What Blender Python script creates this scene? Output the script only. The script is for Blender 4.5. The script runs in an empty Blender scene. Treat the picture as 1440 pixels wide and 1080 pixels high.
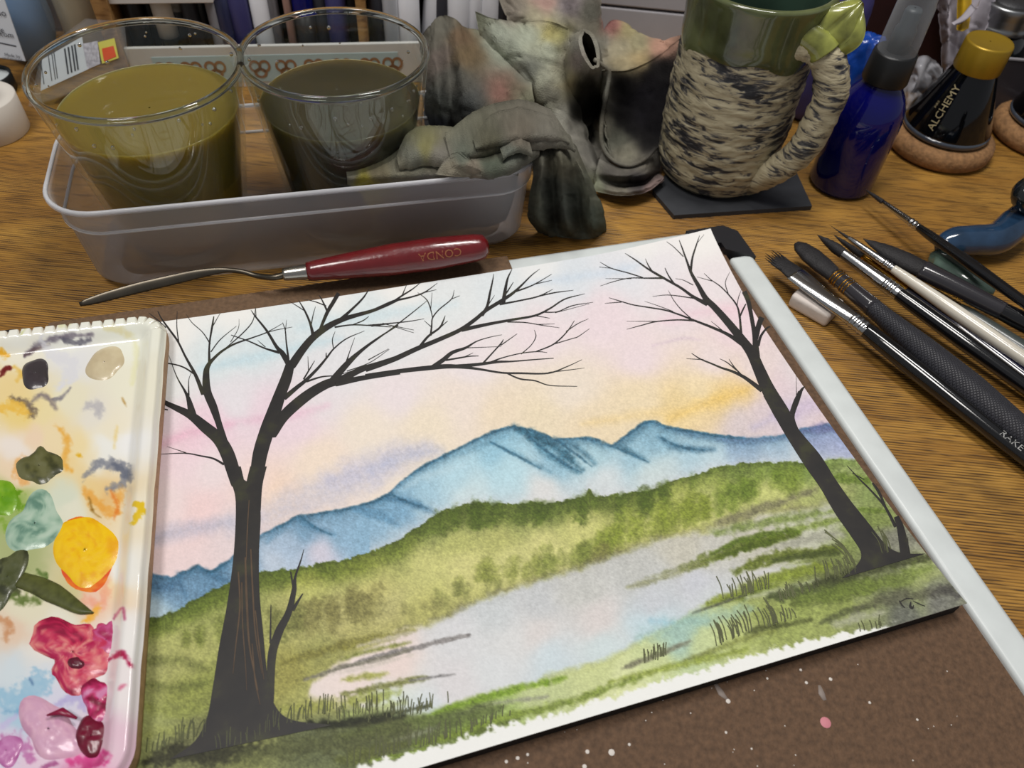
import bpy, bmesh, math, random
import numpy as np
from mathutils import Vector, Matrix

random.seed(7)
rng = np.random.default_rng(7)
scn = bpy.context.scene
COL = scn.collection

# ------------------------------------------------------------------ camera
PITCH, ROLL, FPX, CAMH = math.radians(49.5), math.radians(4.2), 1100.0, 0.30
FW = np.array([0, math.cos(PITCH), -math.sin(PITCH)])
_R = np.array([1.0, 0, 0]); _U = np.cross(_R, FW)
RI = math.cos(ROLL) * _R + math.sin(ROLL) * _U
UP = -math.sin(ROLL) * _R + math.cos(ROLL) * _U
CAM = np.array([0, 0, CAMH])
cd = bpy.data.cameras.new('camera'); cam = bpy.data.objects.new('camera', cd); COL.objects.link(cam)
cd.sensor_width = 36.0; cd.lens = FPX / 1440 * 36.0; cd.clip_start = 0.01; cd.clip_end = 20
cam.matrix_world = Matrix(((RI[0], UP[0], -FW[0], 0), (RI[1], UP[1], -FW[1], 0), (RI[2], UP[2], -FW[2], CAMH), (0, 0, 0, 1)))
cd.dof.use_dof = True; cd.dof.focus_distance = 0.36; cd.dof.aperture_fstop = 14.0
scn.camera = cam

# ------------------------------------------------------------------ world, lights, exposure
wd = bpy.data.worlds.new('room_air'); scn.world = wd; wd.use_nodes = True
wd.node_tree.nodes['Background'].inputs[0].default_value = (0.93, 0.95, 1.0, 1)
wd.node_tree.nodes['Background'].inputs[1].default_value = 0.23

def area(name, loc, target, size, power, col):
    l = bpy.data.lights.new(name, 'AREA'); l.shape = 'RECTANGLE'; l.size, l.size_y = size; l.energy = power; l.color = col
    o = bpy.data.objects.new(name, l); COL.objects.link(o); o.location = loc
    o.rotation_euler = (Vector(target) - Vector(loc)).to_track_quat('-Z', 'Y').to_euler()
    return o
area('desk_lamp_light', (0.12, 0.44, 0.80), (0.0, 0.24, 0.0), (0.34, 0.10), 3.5, (1.0, 0.97, 0.93))
area('ceiling_light', (-0.6, -0.1, 1.9), (0.0, 0.3, 0.0), (0.5, 0.5), 17.0, (1.0, 0.96, 0.92))
scn.view_settings.view_transform = 'Standard'; scn.view_settings.look = 'None'
scn.view_settings.exposure = 0.0; scn.view_settings.gamma = 1.0; scn.view_settings.use_curve_mapping = False

# ------------------------------------------------------------------ measuring helpers
def ray(px, py): return FW + (px - 720) / FPX * RI - (py - 540) / FPX * UP
def W(px, py, z=0.0):
    d = ray(px, py); return CAM + d * ((z - CAMH) / d[2])
def WY(px, py, y):
    d = ray(px, py); return CAM + d * (y / d[1])
def WP(px, py, pt, n):
    d = ray(px, py); return CAM + d * (np.dot(np.array(pt) - CAM, n) / np.dot(d, n))
def PJ(P):
    v = P - CAM; k = v @ FW
    return 720 + FPX * (v @ RI) / k, 540 - FPX * (v @ UP) / k
def s2l(c):
    c = np.asarray(c, float) / 255.0
    return np.where(c <= 0.04045, c / 12.92, ((c + 0.055) / 1.055) ** 2.4)
def C(r, g, b, k=1.0):
    v = s2l((r, g, b)) * k; return (float(v[0]), float(v[1]), float(v[2]), 1.0)

# ------------------------------------------------------------------ materials
def new_mat(name):
    m = bpy.data.materials.new(name); m.use_nodes = True
    nt = m.node_tree; return m, nt, nt.nodes['Principled BSDF']
def mat(name, col, rough=0.5, metal=0.0, var=0.0, vscale=60, bump=0.0, bscale=200, coat=0.0, spec=0.5, trans=0.0, ior=1.45, sss=0.0, sheen=0.0):
    m, nt, b = new_mat(name)
    b.inputs['Base Color'].default_value = col; b.inputs['Roughness'].default_value = rough; b.inputs['Metallic'].default_value = metal
    b.inputs['Coat Weight'].default_value = coat; b.inputs['Coat Roughness'].default_value = 0.06
    b.inputs['Specular IOR Level'].default_value = spec
    b.inputs['Transmission Weight'].default_value = trans; b.inputs['IOR'].default_value = ior
    b.inputs['Sheen Weight'].default_value = sheen
    if sss: b.inputs['Subsurface Weight'].default_value = sss; b.inputs['Subsurface Scale'].default_value = 0.004
    tc = nt.nodes.new('ShaderNodeTexCoord')
    n = nt.nodes.new('ShaderNodeTexNoise'); n.inputs['Scale'].default_value = vscale; n.inputs['Detail'].default_value = 5
    nt.links.new(tc.outputs['Object'], n.inputs['Vector'])
    r = nt.nodes.new('ShaderNodeValToRGB'); v = max(var, 0.03)
    r.color_ramp.elements[0].position = 0.3; r.color_ramp.elements[1].position = 0.7
    r.color_ramp.elements[0].color = tuple(c * (1 - v) for c in col[:3]) + (1,)
    r.color_ramp.elements[1].color = tuple(min(1, c * (1 + v)) for c in col[:3]) + (1,)
    nt.links.new(n.outputs[0], r.inputs[0]); nt.links.new(r.outputs[0], b.inputs['Base Color'])
    if bump:
        n2 = nt.nodes.new('ShaderNodeTexNoise'); n2.inputs['Scale'].default_value = bscale; n2.inputs['Detail'].default_value = 4
        nt.links.new(tc.outputs['Object'], n2.inputs['Vector'])
        bp = nt.nodes.new('ShaderNodeBump'); bp.inputs['Strength'].default_value = bump; bp.inputs['Distance'].default_value = 0.001
        nt.links.new(n2.outputs[0], bp.inputs['Height']); nt.links.new(bp.outputs[0], b.inputs['Normal'])
    return m
def attr_mat(name, rough=0.6, bump=0.0, bscale=300, coat=0.0, spec=0.4, sheen=0.0):
    m, nt, b = new_mat(name)
    a = nt.nodes.new('ShaderNodeVertexColor'); a.layer_name = 'paint'
    nt.links.new(a.outputs[0], b.inputs['Base Color'])
    b.inputs['Roughness'].default_value = rough; b.inputs['Coat Weight'].default_value = coat; b.inputs['Coat Roughness'].default_value = 0.08
    b.inputs['Specular IOR Level'].default_value = spec; b.inputs['Sheen Weight'].default_value = sheen
    if bump:
        tc = nt.nodes.new('ShaderNodeTexCoord')
        n2 = nt.nodes.new('ShaderNodeTexNoise'); n2.inputs['Scale'].default_value = bscale; n2.inputs['Detail'].default_value = 4
        nt.links.new(tc.outputs['Object'], n2.inputs['Vector'])
        bp = nt.nodes.new('ShaderNodeBump'); bp.inputs['Strength'].default_value = bump; bp.inputs['Distance'].default_value = 0.001
        nt.links.new(n2.outputs[0], bp.inputs['Height']); nt.links.new(bp.outputs[0], b.inputs['Normal'])
    return m
def film_mat(name, col, fac, rough=0.2, tint=(0.95, 0.95, 0.95, 1), edge=0.5):
    """milky see-through plastic"""
    m = bpy.data.materials.new(name); m.use_nodes = True; nt = m.node_tree
    b = nt.nodes['Principled BSDF']; out = nt.nodes['Material Output']
    b.inputs['Base Color'].default_value = col; b.inputs['Roughness'].default_value = rough
    t = nt.nodes.new('ShaderNodeBsdfTransparent'); t.inputs[0].default_value = tint
    mx = nt.nodes.new('ShaderNodeMixShader')
    lw = nt.nodes.new('ShaderNodeLayerWeight'); lw.inputs[0].default_value = 0.35
    ma = nt.nodes.new('ShaderNodeMath'); ma.operation = 'MULTIPLY_ADD'; ma.inputs[1].default_value = edge; ma.inputs[2].default_value = fac; ma.use_clamp = True
    nt.links.new(lw.outputs['Facing'], ma.inputs[0]); nt.links.new(ma.outputs[0], mx.inputs[0])
    nt.links.new(t.outputs[0], mx.inputs[1]); nt.links.new(b.outputs[0], mx.inputs[2]); nt.links.new(mx.outputs[0], out.inputs[0])
    return m

# ------------------------------------------------------------------ object helpers
def tag(o, label=None, cat=None, group=None, kind=None):
    if label: o['label'] = label
    if cat: o['category'] = cat
    if group: o['group'] = group
    if kind: o['kind'] = kind
    return o
def thing(name, loc, label, cat, group=None, rz=0.0):
    o = bpy.data.objects.new(name, None); o.empty_display_size = 0.01; COL.objects.link(o)
    o.location = tuple(float(v) for v in loc); o.rotation_euler = (0, 0, rz)
    return tag(o, label, cat, group)
def base_of(o):
    p = np.zeros(3)
    while o: p = p + np.array(o.location); o = o.parent
    return p
def mk(name, V, F, m, parent=None, smooth=True, world=True, label=None, cols=None, origin=None):
    """one mesh object; V in world metres (or in the parent's frame when world=False)"""
    V = np.asarray(V, float)
    if parent is not None and world: V = V - base_of(parent)
    if origin is not None: V = V - np.asarray(origin, float)
    me = bpy.data.meshes.new(name)
    me.from_pydata([tuple(v) for v in V], [], [tuple(f) for f in F])
    if smooth: me.polygons.foreach_set('use_smooth', [True] * len(me.polygons))
    if cols is not None:
        a = me.color_attributes.new('paint', 'FLOAT_COLOR', 'POINT')
        cc = np.ones((len(V), 4)); cc[:, :3] = cols
        a.data.foreach_set('color', cc.ravel())
    me.materials.append(m); me.update()
    o = bpy.data.objects.new(name, me); COL.objects.link(o)
    if parent is not None: o.parent = parent
    if origin is not None: o.location = tuple(float(v) for v in origin)
    if label: o['label'] = label
    return o
def grid_faces(nr, nc, close_c=False, off=0):
    r = np.arange(nr - 1)[:, None]; c = np.arange(nc if close_c else nc - 1)[None, :]
    c2 = (c + 1) % nc
    a = r * nc + c; b = r * nc + c2; d = (r + 1) * nc + c; e = (r + 1) * nc + c2
    return (np.stack([a, b, e, d], -1).reshape(-1, 4) + off)
def lathe(prof, seg=48, c=(0, 0, 0)):
    prof = np.asarray(prof, float); th = np.linspace(0, 2 * math.pi, seg, endpoint=False)
    V = np.stack([prof[:, 0:1] * np.cos(th) + c[0], prof[:, 0:1] * np.sin(th) + c[1], np.repeat(prof[:, 1:2], seg, 1) + c[2]], -1).reshape(-1, 3)
    return V, [tuple(f) for f in grid_faces(len(prof), seg, True)]
def cat_rom(P, n):
    P = np.asarray(P, float); k = len(P)
    if k < 3:
        t = np.linspace(0, 1, n)[:, None]; return P[0] * (1 - t) + P[-1] * t
    Q = np.vstack([2 * P[0] - P[1], P, 2 * P[-1] - P[-2]])
    u = np.linspace(0, k - 1, n); i = np.minimum(u.astype(int), k - 2); t = (u - i)[:, None]
    p0, p1, p2, p3 = Q[i], Q[i + 1], Q[i + 2], Q[i + 3]
    return 0.5 * ((2 * p1) + (-p0 + p2) * t + (2 * p0 - 5 * p1 + 4 * p2 - p3) * t ** 2 + (-p0 + 3 * p1 - 3 * p2 + p3) * t ** 3)
def sweep(path, rad, seg=20, flat=None, upv=(0, 0, 1), caps=True):
    """tube along a path; rad = radius across, flat = radius along 'up' (default round)"""
    P = np.asarray(path, float); n = len(P)
    rad = np.broadcast_to(np.asarray(rad, float), (n,)); fl = rad if flat is None else np.broadcast_to(np.asarray(flat, float), (n,))
    T = np.gradient(P, axis=0); T /= np.linalg.norm(T, axis=1)[:, None] + 1e-12
    S = np.cross(T, np.asarray(upv, float)); S /= np.linalg.norm(S, axis=1)[:, None] + 1e-12
    N = np.cross(S, T)
    th = np.linspace(0, 2 * math.pi, seg, endpoint=False)
    V = (P[:, None] + rad[:, None, None] * np.cos(th)[None, :, None] * S[:, None] + fl[:, None, None] * np.sin(th)[None, :, None] * N[:, None]).reshape(-1, 3)
    F = [tuple(f) for f in grid_faces(n, seg, True)]
    if caps: F += [tuple(range(seg))[::-1], tuple(range((n - 1) * seg, n * seg))]
    return V, F
def join(*parts):
    V, F, o = [], [], 0
    for v, f in parts:
        V.append(np.asarray(v, float)); F += [tuple(int(i) + o for i in q) for q in f]; o += len(v)
    return np.vstack(V), F
def box(x0, x1, y0, y1, z0, z1, bev=0.0, seg=2):
    bm = bmesh.new(); bmesh.ops.create_cube(bm, size=1)
    for v in bm.verts: v.co = ((x0 + x1) / 2 + v.co.x * (x1 - x0), (y0 + y1) / 2 + v.co.y * (y1 - y0), (z0 + z1) / 2 + v.co.z * (z1 - z0))
    if bev: bmesh.ops.bevel(bm, geom=bm.edges[:], offset=bev, segments=seg, affect='EDGES', profile=0.6)
    bm.verts.index_update()
    V = np.array([v.co[:] for v in bm.verts]); F = [tuple(v.index for v in f.verts) for f in bm.faces]; bm.free()
    return V, F
def xf(VF, ex, ey, ez, o):
    V, F = VF; M = np.stack([ex, ey, ez]); return np.asarray(V) @ M + np.asarray(o), F
def prism(poly, z0, z1):
    n = len(poly); V = [(x, y, z0) for x, y in poly] + [(x, y, z1) for x, y in poly]
    F = [tuple(range(n))[::-1], tuple(range(n, 2 * n))] + [(i, (i + 1) % n, n + (i + 1) % n, n + i) for i in range(n)]
    return np.array(V), F
def text_mesh(s, size):
    cu = bpy.data.curves.new('t', 'FONT'); cu.body = s; cu.size = size; cu.align_x = 'CENTER'; cu.align_y = 'CENTER'; cu.resolution_u = 2
    o = bpy.data.objects.new('t', cu); COL.objects.link(o)
    me = bpy.data.meshes.new_from_object(o.evaluated_get(bpy.context.evaluated_depsgraph_get()))
    V = np.array([v.co[:] for v in me.vertices]); F = [tuple(p.vertices) for p in me.polygons]
    bpy.data.objects.remove(o); bpy.data.curves.remove(cu); bpy.data.meshes.remove(me)
    return V, F
def unit(v): v = np.asarray(v, float); return v / np.linalg.norm(v)

# ------------------------------------------------------------------ painting helpers (pigment laid on paper, clay, cloth)
def _h(ix, iy, seed):
    n = (ix * 374761393 + iy * 668265263 + seed * 1442695041).astype(np.int64) & 0x7fffffff
    n = ((n ^ (n >> 13)) * 1274126177) & 0x7fffffff
    return ((n ^ (n >> 16)) & 0xffff) / 65535.0
def vnoise(x, y, seed=0):
    ix, iy = np.floor(x).astype(np.int64), np.floor(y).astype(np.int64); fx, fy = x - ix, y - iy
    fx = fx * fx * (3 - 2 * fx); fy = fy * fy * (3 - 2 * fy)
    return (_h(ix, iy, seed) * (1 - fx) + _h(ix + 1, iy, seed) * fx) * (1 - fy) + (_h(ix, iy + 1, seed) * (1 - fx) + _h(ix + 1, iy + 1, seed) * fx) * fy
def fbm(x, y, sc, octv=4, seed=0):
    s, a, t = 0, 1.0, 0
    for k in range(octv):
        c_, s_ = math.cos(.7 + 1.1 * k), math.sin(.7 + 1.1 * k)
        s = s + a * vnoise((x * c_ - y * s_) / sc * 2 ** k, (x * s_ + y * c_) / sc * 2 ** k, seed + k * 17); t += a; a *= 0.55
    return s / t
def sst(a, b, x):
    t = np.clip((x - a) / (b - a), 0, 1); return t * t * (3 - 2 * t)
def rbf(X, Y, pts, s=25.0, p=2.0):
    num = np.zeros(X.shape + (3,)); den = np.zeros(X.shape)
    for (x, y, r, g, b) in pts:
        w = 1.0 / ((X - x) ** 2 + (Y - y) ** 2 + s * s) ** p
        num += w[..., None] * np.array([r, g, b], float); den += w
    return num / den[..., None]
def seg_dist(X, Y, poly, widths=None):
    D = np.full(X.shape, 1e9); Wd = np.zeros(X.shape); 
    for k in range(len(poly) - 1):
        (x0, y0), (x1, y1) = poly[k], poly[k + 1]
        dx, dy = x1 - x0, y1 - y0
        t = np.clip(((X - x0) * dx + (Y - y0) * dy) / (dx * dx + dy * dy + 1e-9), 0, 1)
        d = np.hypot(X - x0 - t * dx, Y - y0 - t * dy)
        if widths is not None:
            w = widths[k] * (1 - t) + widths[k + 1] * t; better = d - w < D - Wd
        else: better = d < D; w = 0
        D = np.where(better, d, D); Wd = np.where(better, w, Wd)
    return D, Wd
class Canvas:
    """colours over a grid of surface points whose photo-measured coordinates are X, Y"""
    def __init__(s, X, Y, base): s.X, s.Y, s.c = X, Y, np.broadcast_to(np.array(base, float), X.shape + (3,)).copy()
    def lay(s, col, a):
        a = np.clip(a, 0, 1)[..., None]; s.c = s.c * (1 - a) + np.asarray(col, float) * a
    def stroke(s, poly, w, col, a=1.0, soft=4.0, rag=0.35, nsc=9.0, seed=0, taper=True):
        P = cat_rom(poly, max(12, len(poly) * 5)) if len(poly) > 2 else np.array(poly, float)
        n = len(P); ws = np.full(n, w / 2.0)
        if taper: ws = ws * (0.25 + 0.75 * np.sin(np.linspace(0.12, math.pi - 0.12, n)) ** 0.6)
        lo, hi = P.min(0) - w - soft * 3, P.max(0) + w + soft * 3
        m = (s.X > lo[0]) & (s.X < hi[0]) & (s.Y > lo[1]) & (s.Y < hi[1])
        if not m.any(): return
        x, y = s.X[m], s.Y[m]
        D, Wd = seg_dist(x, y, [tuple(q) for q in P], ws)
        nz = fbm(x, y, nsc, 3, seed + 5) - 0.5
        al = a * (1 - sst(-soft, soft, D - Wd + nz * w * rag * 2)) * (0.8 + 0.4 * fbm(x, y, 4, 2, seed + 11))
        al = np.clip(al, 0, 1)[:, None]
        s.c[m] = s.c[m] * (1 - al) + np.array(col, float) * al
    def linear(s, white=238.0, alb=0.84):
        return np.clip(s2l(np.clip(s.c, 0, 255)) / float(s2l(white)) * alb, 0.002, 0.95)

# =================================================================== SETTING
def wood_mat(name, c_dark, c_mid, c_light, period=0.0022, rough=0.42, rot=0.0):
    m, nt, b = new_mat(name); L = nt.links.new
    tc = nt.nodes.new('ShaderNodeTexCoord'); mp = nt.nodes.new('ShaderNodeMapping'); mp.inputs['Rotation'].default_value = (0, 0, rot)
    L(tc.outputs['Object'], mp.inputs['Vector'])
    def noise(scale, vec_scale, det=4, dist=0.0):
        q = nt.nodes.new('ShaderNodeVectorMath'); q.operation = 'MULTIPLY'; q.inputs[1].default_value = vec_scale; L(mp.outputs[0], q.inputs[0])
        n = nt.nodes.new('ShaderNodeTexNoise'); n.inputs['Scale'].default_value = scale; n.inputs['Detail'].default_value = det; n.inputs['Distortion'].default_value = dist
        L(q.outputs[0], n.inputs['Vector']); return n
    def ramp(src, p0, p1, c0, c1):
        r = nt.nodes.new('ShaderNodeValToRGB'); e = r.color_ramp.elements; e[0].position, e[1].position = p0, p1; e[0].color, e[1].color = c0, c1; L(src, r.inputs[0]); return r
    wv = nt.nodes.new('ShaderNodeTexWave'); wv.bands_direction = 'Y'; wv.inputs['Scale'].default_value = 2 * math.pi / (20 * period)
    wv.inputs['Distortion'].default_value = 5.0; wv.inputs['Detail'].default_value = 3.0; wv.inputs['Detail Scale'].default_value = 0.35; wv.inputs['Detail Roughness'].default_value = 0.6
    sq = nt.nodes.new('ShaderNodeVectorMath'); sq.operation = 'MULTIPLY'; sq.inputs[1].default_value = (0.10, 1.0, 1.0); L(mp.outputs[0], sq.inputs[0]); L(sq.outputs[0], wv.inputs[0])
    lines = ramp(wv.outputs[1], 0.05, 0.55, (1, 1, 1, 1), (0, 0, 0, 1))
    brk = ramp(noise(60.0, (0.35, 1.3, 1.0), 4, 0.5).outputs[0], 0.36, 0.60, (0.35, 0.35, 0.35, 1), (1, 1, 1, 1))
    patch = ramp(noise(24.0, (0.6, 1.5, 1.0), 5, 0.6).outputs[0], 0.34, 0.66, c_mid, c_light)
    pore = ramp(noise(520.0, (0.10, 1.0, 1.0), 3, 0.2).outputs[0], 0.36, 0.52, (1, 1, 1, 1), (0, 0, 0, 1))
    mu = nt.nodes.new('ShaderNodeMath'); mu.operation = 'MULTIPLY'; L(lines.outputs[0], mu.inputs[0]); L(brk.outputs[0], mu.inputs[1])
    m1 = nt.nodes.new('ShaderNodeMath'); m1.operation = 'MULTIPLY'; m1.inputs[1].default_value = 0.85; L(mu.outputs[0], m1.inputs[0])
    ad = nt.nodes.new('ShaderNodeMath'); ad.operation = 'MULTIPLY_ADD'; ad.inputs[1].default_value = 0.5; ad.use_clamp = True; L(pore.outputs[0], ad.inputs[0]); L(m1.outputs[0], ad.inputs[2])
    mx = nt.nodes.new('ShaderNodeMix'); mx.data_type = 'RGBA'; L(ad.outputs[0], mx.inputs[0]); L(patch.outputs[0], mx.inputs[6]); mx.inputs[7].default_value = c_dark
    stain = ramp(noise(15.0, (1.0, 1.4, 1.0), 3, 0.3).outputs[0], 0.58, 0.70, (0, 0, 0, 1), (0.45, 0.45, 0.45, 1))     # old dark spills
    mx2 = nt.nodes.new('ShaderNodeMix'); mx2.data_type = 'RGBA'; L(stain.outputs[0], mx2.inputs[0]); L(mx.outputs[2], mx2.inputs[6]); mx2.inputs[7].default_value = c_dark
    L(mx2.outputs[2], b.inputs['Base Color']); b.inputs['Roughness'].default_value = rough
    bp = nt.nodes.new('ShaderNodeBump'); bp.inputs['Strength'].default_value = 0.4; bp.inputs['Distance'].default_value = 0.0005; bp.invert = True
    L(ad.outputs[0], bp.inputs['Height']); L(bp.outputs[0], b.inputs['Normal'])
    return m
M_DESK = wood_mat('desk_oak', C(70, 46, 17), C(148, 104, 40), C(182, 136, 60), 0.0016, 0.48, math.radians(2))
desk = mk('wooden_desk', *box(-0.85, 0.85, -0.25, 1.0, -0.03, 0.0, 0.003), M_DESK, smooth=False)
tag(desk, 'golden brown wood grain desk top under all the art supplies', 'desk')
M_WALL = mat('wall_plaster', C(120, 112, 104), 0.8, var=0.05, vscale=8, bump=0.1, bscale=60)
tag(mk('wall_back', *box(-1.5, 1.5, 1.0, 1.05, -0.75, 1.6), M_WALL, smooth=False), 'plain wall behind the desk', kind='structure')
M_FLOOR = mat('floor_vinyl', C(110, 95, 80), 0.6, var=0.1, vscale=6)
tag(mk('floor', *box(-1.5, 1.5, -1.2, 1.0, -0.78, -0.75), M_FLOOR, smooth=False), 'floor below the desk', kind='structure')
M_LEG = mat('desk_leg_black', C(40, 36, 34), 0.5)
for sx in (-0.78, 0.78):
    for sy in (-0.18, 0.93):
        mk('desk_leg', *box(sx - 0.025, sx + 0.025, sy - 0.025, sy + 0.025, -0.75, -0.03, 0.002), M_LEG, desk, smooth=False)

# =================================================================== FRAMED BOARD
ZB = 0.010                                    # top of its rails
b_tr = W(1029, 318, ZB); bv = unit(W(1437, 889, ZB) - b_tr); bu = np.array([bv[1], -bv[0], 0.0])   # bu = towards the board's left, bv = towards the sitter
if bu[0] > 0: bu = -bu
BW, BH, RW = 0.424, 0.318, 0.0140
M_RAIL = mat('rail_white', C(212, 218, 217), 0.35, var=0.06, vscale=60, bump=0.05)
M_CAP = mat('corner_black', C(34, 34, 38), 0.4)
M_HARD = mat('hardboard', C(96, 72, 52), 0.75, var=0.28, vscale=420, bump=0.5, bscale=700)
ctr = b_tr + bu * BW / 2 + bv * BH / 2
board = thing('drawing_board', (ctr[0], ctr[1], 0), 'brown hardboard drawing board with white frame rails and black corner caps', 'board')
def bpt(l, d, z): return np.array([*(b_tr[:2] + bu[:2] * l + bv[:2] * d), z])
def bbox(l0, l1, d0, d1, z0, z1, bev=0.0008): return xf(box(l0, l1, d0, d1, z0, z1, bev), bu, bv, np.array([0, 0, 1.0]), np.array([b_tr[0], b_tr[1], 0]))
mk('panel', *bbox(RW - 0.001, BW - RW + 0.001, RW - 0.001, BH - RW + 0.001, 0.003, 0.007, 0), M_HARD, board, smooth=False, label='brown hardboard panel flecked with paint')
CL = 0.026
for l0, l1, d0, d1 in ((0, RW, CL, BH - CL), (BW - RW, BW, CL, BH - CL), (CL, BW - CL, 0, RW), (CL, BW - CL, BH - RW, BH)):
    mk('frame_rail', *bbox(l0, l1, d0, d1, 0.0, ZB, 0.0022), M_RAIL, board)
for l, d, sl, sd in ((0, 0, 1, 1), (BW, 0, -1, 1), (0, BH, 1, -1), (BW, BH, -1, -1)):
    cut = [(-0.0006, 0.006), (0.006, -0.0006), (CL + 0.004, -0.0006), (CL - 0.006, RW), (RW, RW), (RW, CL - 0.006), (-0.0006, CL + 0.004)]
    pts = [(b_tr[:2] + bu[:2] * (l + sl * a) + bv[:2] * (d + sd * c)) for a, c in cut]
    mk('corner_cap', *prism(pts, 0.0, ZB + 0.0012), M_CAP, board, smooth=False)
# paint flecks dried on the panel
def disc(c, r, h, n=8):
    V = [(c[0] + r * math.cos(2 * math.pi * k / n), c[1] + r * math.sin(2 * math.pi * k / n), c[2]) for k in range(n)]
    V += [(c[0] + .6 * r * math.cos(2 * math.pi * k / n), c[1] + .6 * r * math.sin(2 * math.pi * k / n), c[2] + h) for k in range(n)]
    return np.array(V), [(k, (k + 1) % n, n + (k + 1) % n, n + k) for k in range(n)] + [tuple(range(n, 2 * n))]
M_FLECK = mat('fleck_white', C(215, 208, 200), 0.6); M_FLECKP = mat('fleck_pink', C(205, 130, 140), 0.6)
fl = []
for x, y, r in ((1024, 986, 2.6), (1126, 942, 1.6), (1168, 955, 2.0), (1079, 954, 1.4), (1134, 960, 1.8), (1021, 1030, 1.5), (1223, 988, 1.6), (1290, 1012, 1.4), (860, 1058, 3.4), (826, 1057, 2.2), (822, 1078, 2.4), (742, 1061, 1.6), (712, 1071, 1.8), (1057, 1053, 1.2), (728, 1066, 2.0), (885, 1047, 1.6)):
    fl.append(disc(W(x, y, 0.00705), r / 2900, 0.0002))
for k in range(40):
    x = rng.uniform(650, 1400); y = rng.uniform(920, 1078); l = W(x, y, 0.00705)
    fl.append(disc(l, rng.uniform(0.4, 0.9) / 2900, 0.0001, 6))
tag(mk('paint_flecks', *join(*fl), M_FLECK, board, label='dried pale paint flecks'), kind='stuff')
mk('paint_drop', *disc(W(1161, 1016, 0.00705), 0.0020, 0.0003, 12), M_FLECKP, board, label='dried pink paint drop')
M_SMEAR = mat('smear_grey', C(140, 128, 120), 0.6)
for q in ([(1006, 962), (1014, 975), (1022, 983)], [(1160, 985), (1155, 975), (1152, 964)]):
    V, F = sweep([W(x, y, 0.0069) for x, y in q], [0.0008, 0.0014, 0.0006], 8, flat=[0.0004] * 3)
    mk('paint_smear', V, F, M_SMEAR, board)

# small backing board lying across the top rail, under the painting's left part
M_BACK = mat('backing_brown', C(104, 80, 58), 0.7, var=0.2, vscale=500, bump=0.4, bscale=800)
bk = bbox(0.140, 0.378, -0.0012, 0.222, ZB + 0.0003, 0.0116, 0.0004)
tag(mk('backing_board', *bk, M_BACK, smooth=False), 'thin brown backing board slid under the painting, lying across the white rail', 'board')

# =================================================================== THE PAINTING
ZP = 0.0150
pBR = W(1358, 850, ZP); pu = unit(W(590, 1080, ZP) - pBR); pv = np.array([pu[1], -pu[0], 0.0])      # pu = left, pv = up the page
if pv[1] < 0: pv = -pv
PW, PH = 0.320, 0.2345
def curl(l, u):
    """how far the sheet lifts: its free top corner curls up, the other top end only a little"""
    a = np.clip(1 - l / 0.075, 0, 1) * np.clip((u - 0.16) / (PH - 0.16), 0, 1)
    b = np.clip((l - 0.19) / 0.13, 0, 1) * np.clip((u - 0.14) / (PH - 0.14), 0, 1)
    c = np.clip(1 - l / 0.05, 0, 1) ** 2 * np.clip(1 - u / 0.05, 0, 1) ** 2
    return 0.0062 * a ** 1.6 + 0.0030 * b ** 1.5 + 0.0012 * c + 0.0003 * np.sin(l * 40) * np.clip(1 - l / 0.3, 0, 1)
def page(px, py):
    """photo measurement -> (left, up) on the page"""
    z = ZP
    for _ in range(6):
        q = W(px, py, z) - pBR; l, u = q @ pu, q @ pv; z = ZP + float(curl(l, u))
    return l, u
def on_page(px, py, lift=0.0001):
    l, u = page(px, py); p = pBR + pu * l + pv * u; p[2] = ZP + float(curl(l, u)) + lift; return p
NL, NU = 700, 520
ll, uu = np.meshgrid(np.linspace(0, PW, NL), np.linspace(0, PH, NU))
def bow(l, u): return l + 0.0046 * np.sin(np.pi * np.clip(u / PH, 0, 1)) ** 0.8 * (1 - l / PW)      # the long free side is drawn in a little
ll = bow(ll, uu)
PV = pBR[None, None] + ll[..., None] * pu + uu[..., None] * pv; PV[..., 2] = ZP + curl(ll, uu)
X, Y = PJ(PV)
warp = (fbm(X, Y, 60, 3, 3) - 0.5) * 26; warp2 = (fbm(X, Y, 60, 3, 9) - 0.5) * 26
cv = Canvas(X, Y, (240, 240, 235))
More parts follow.
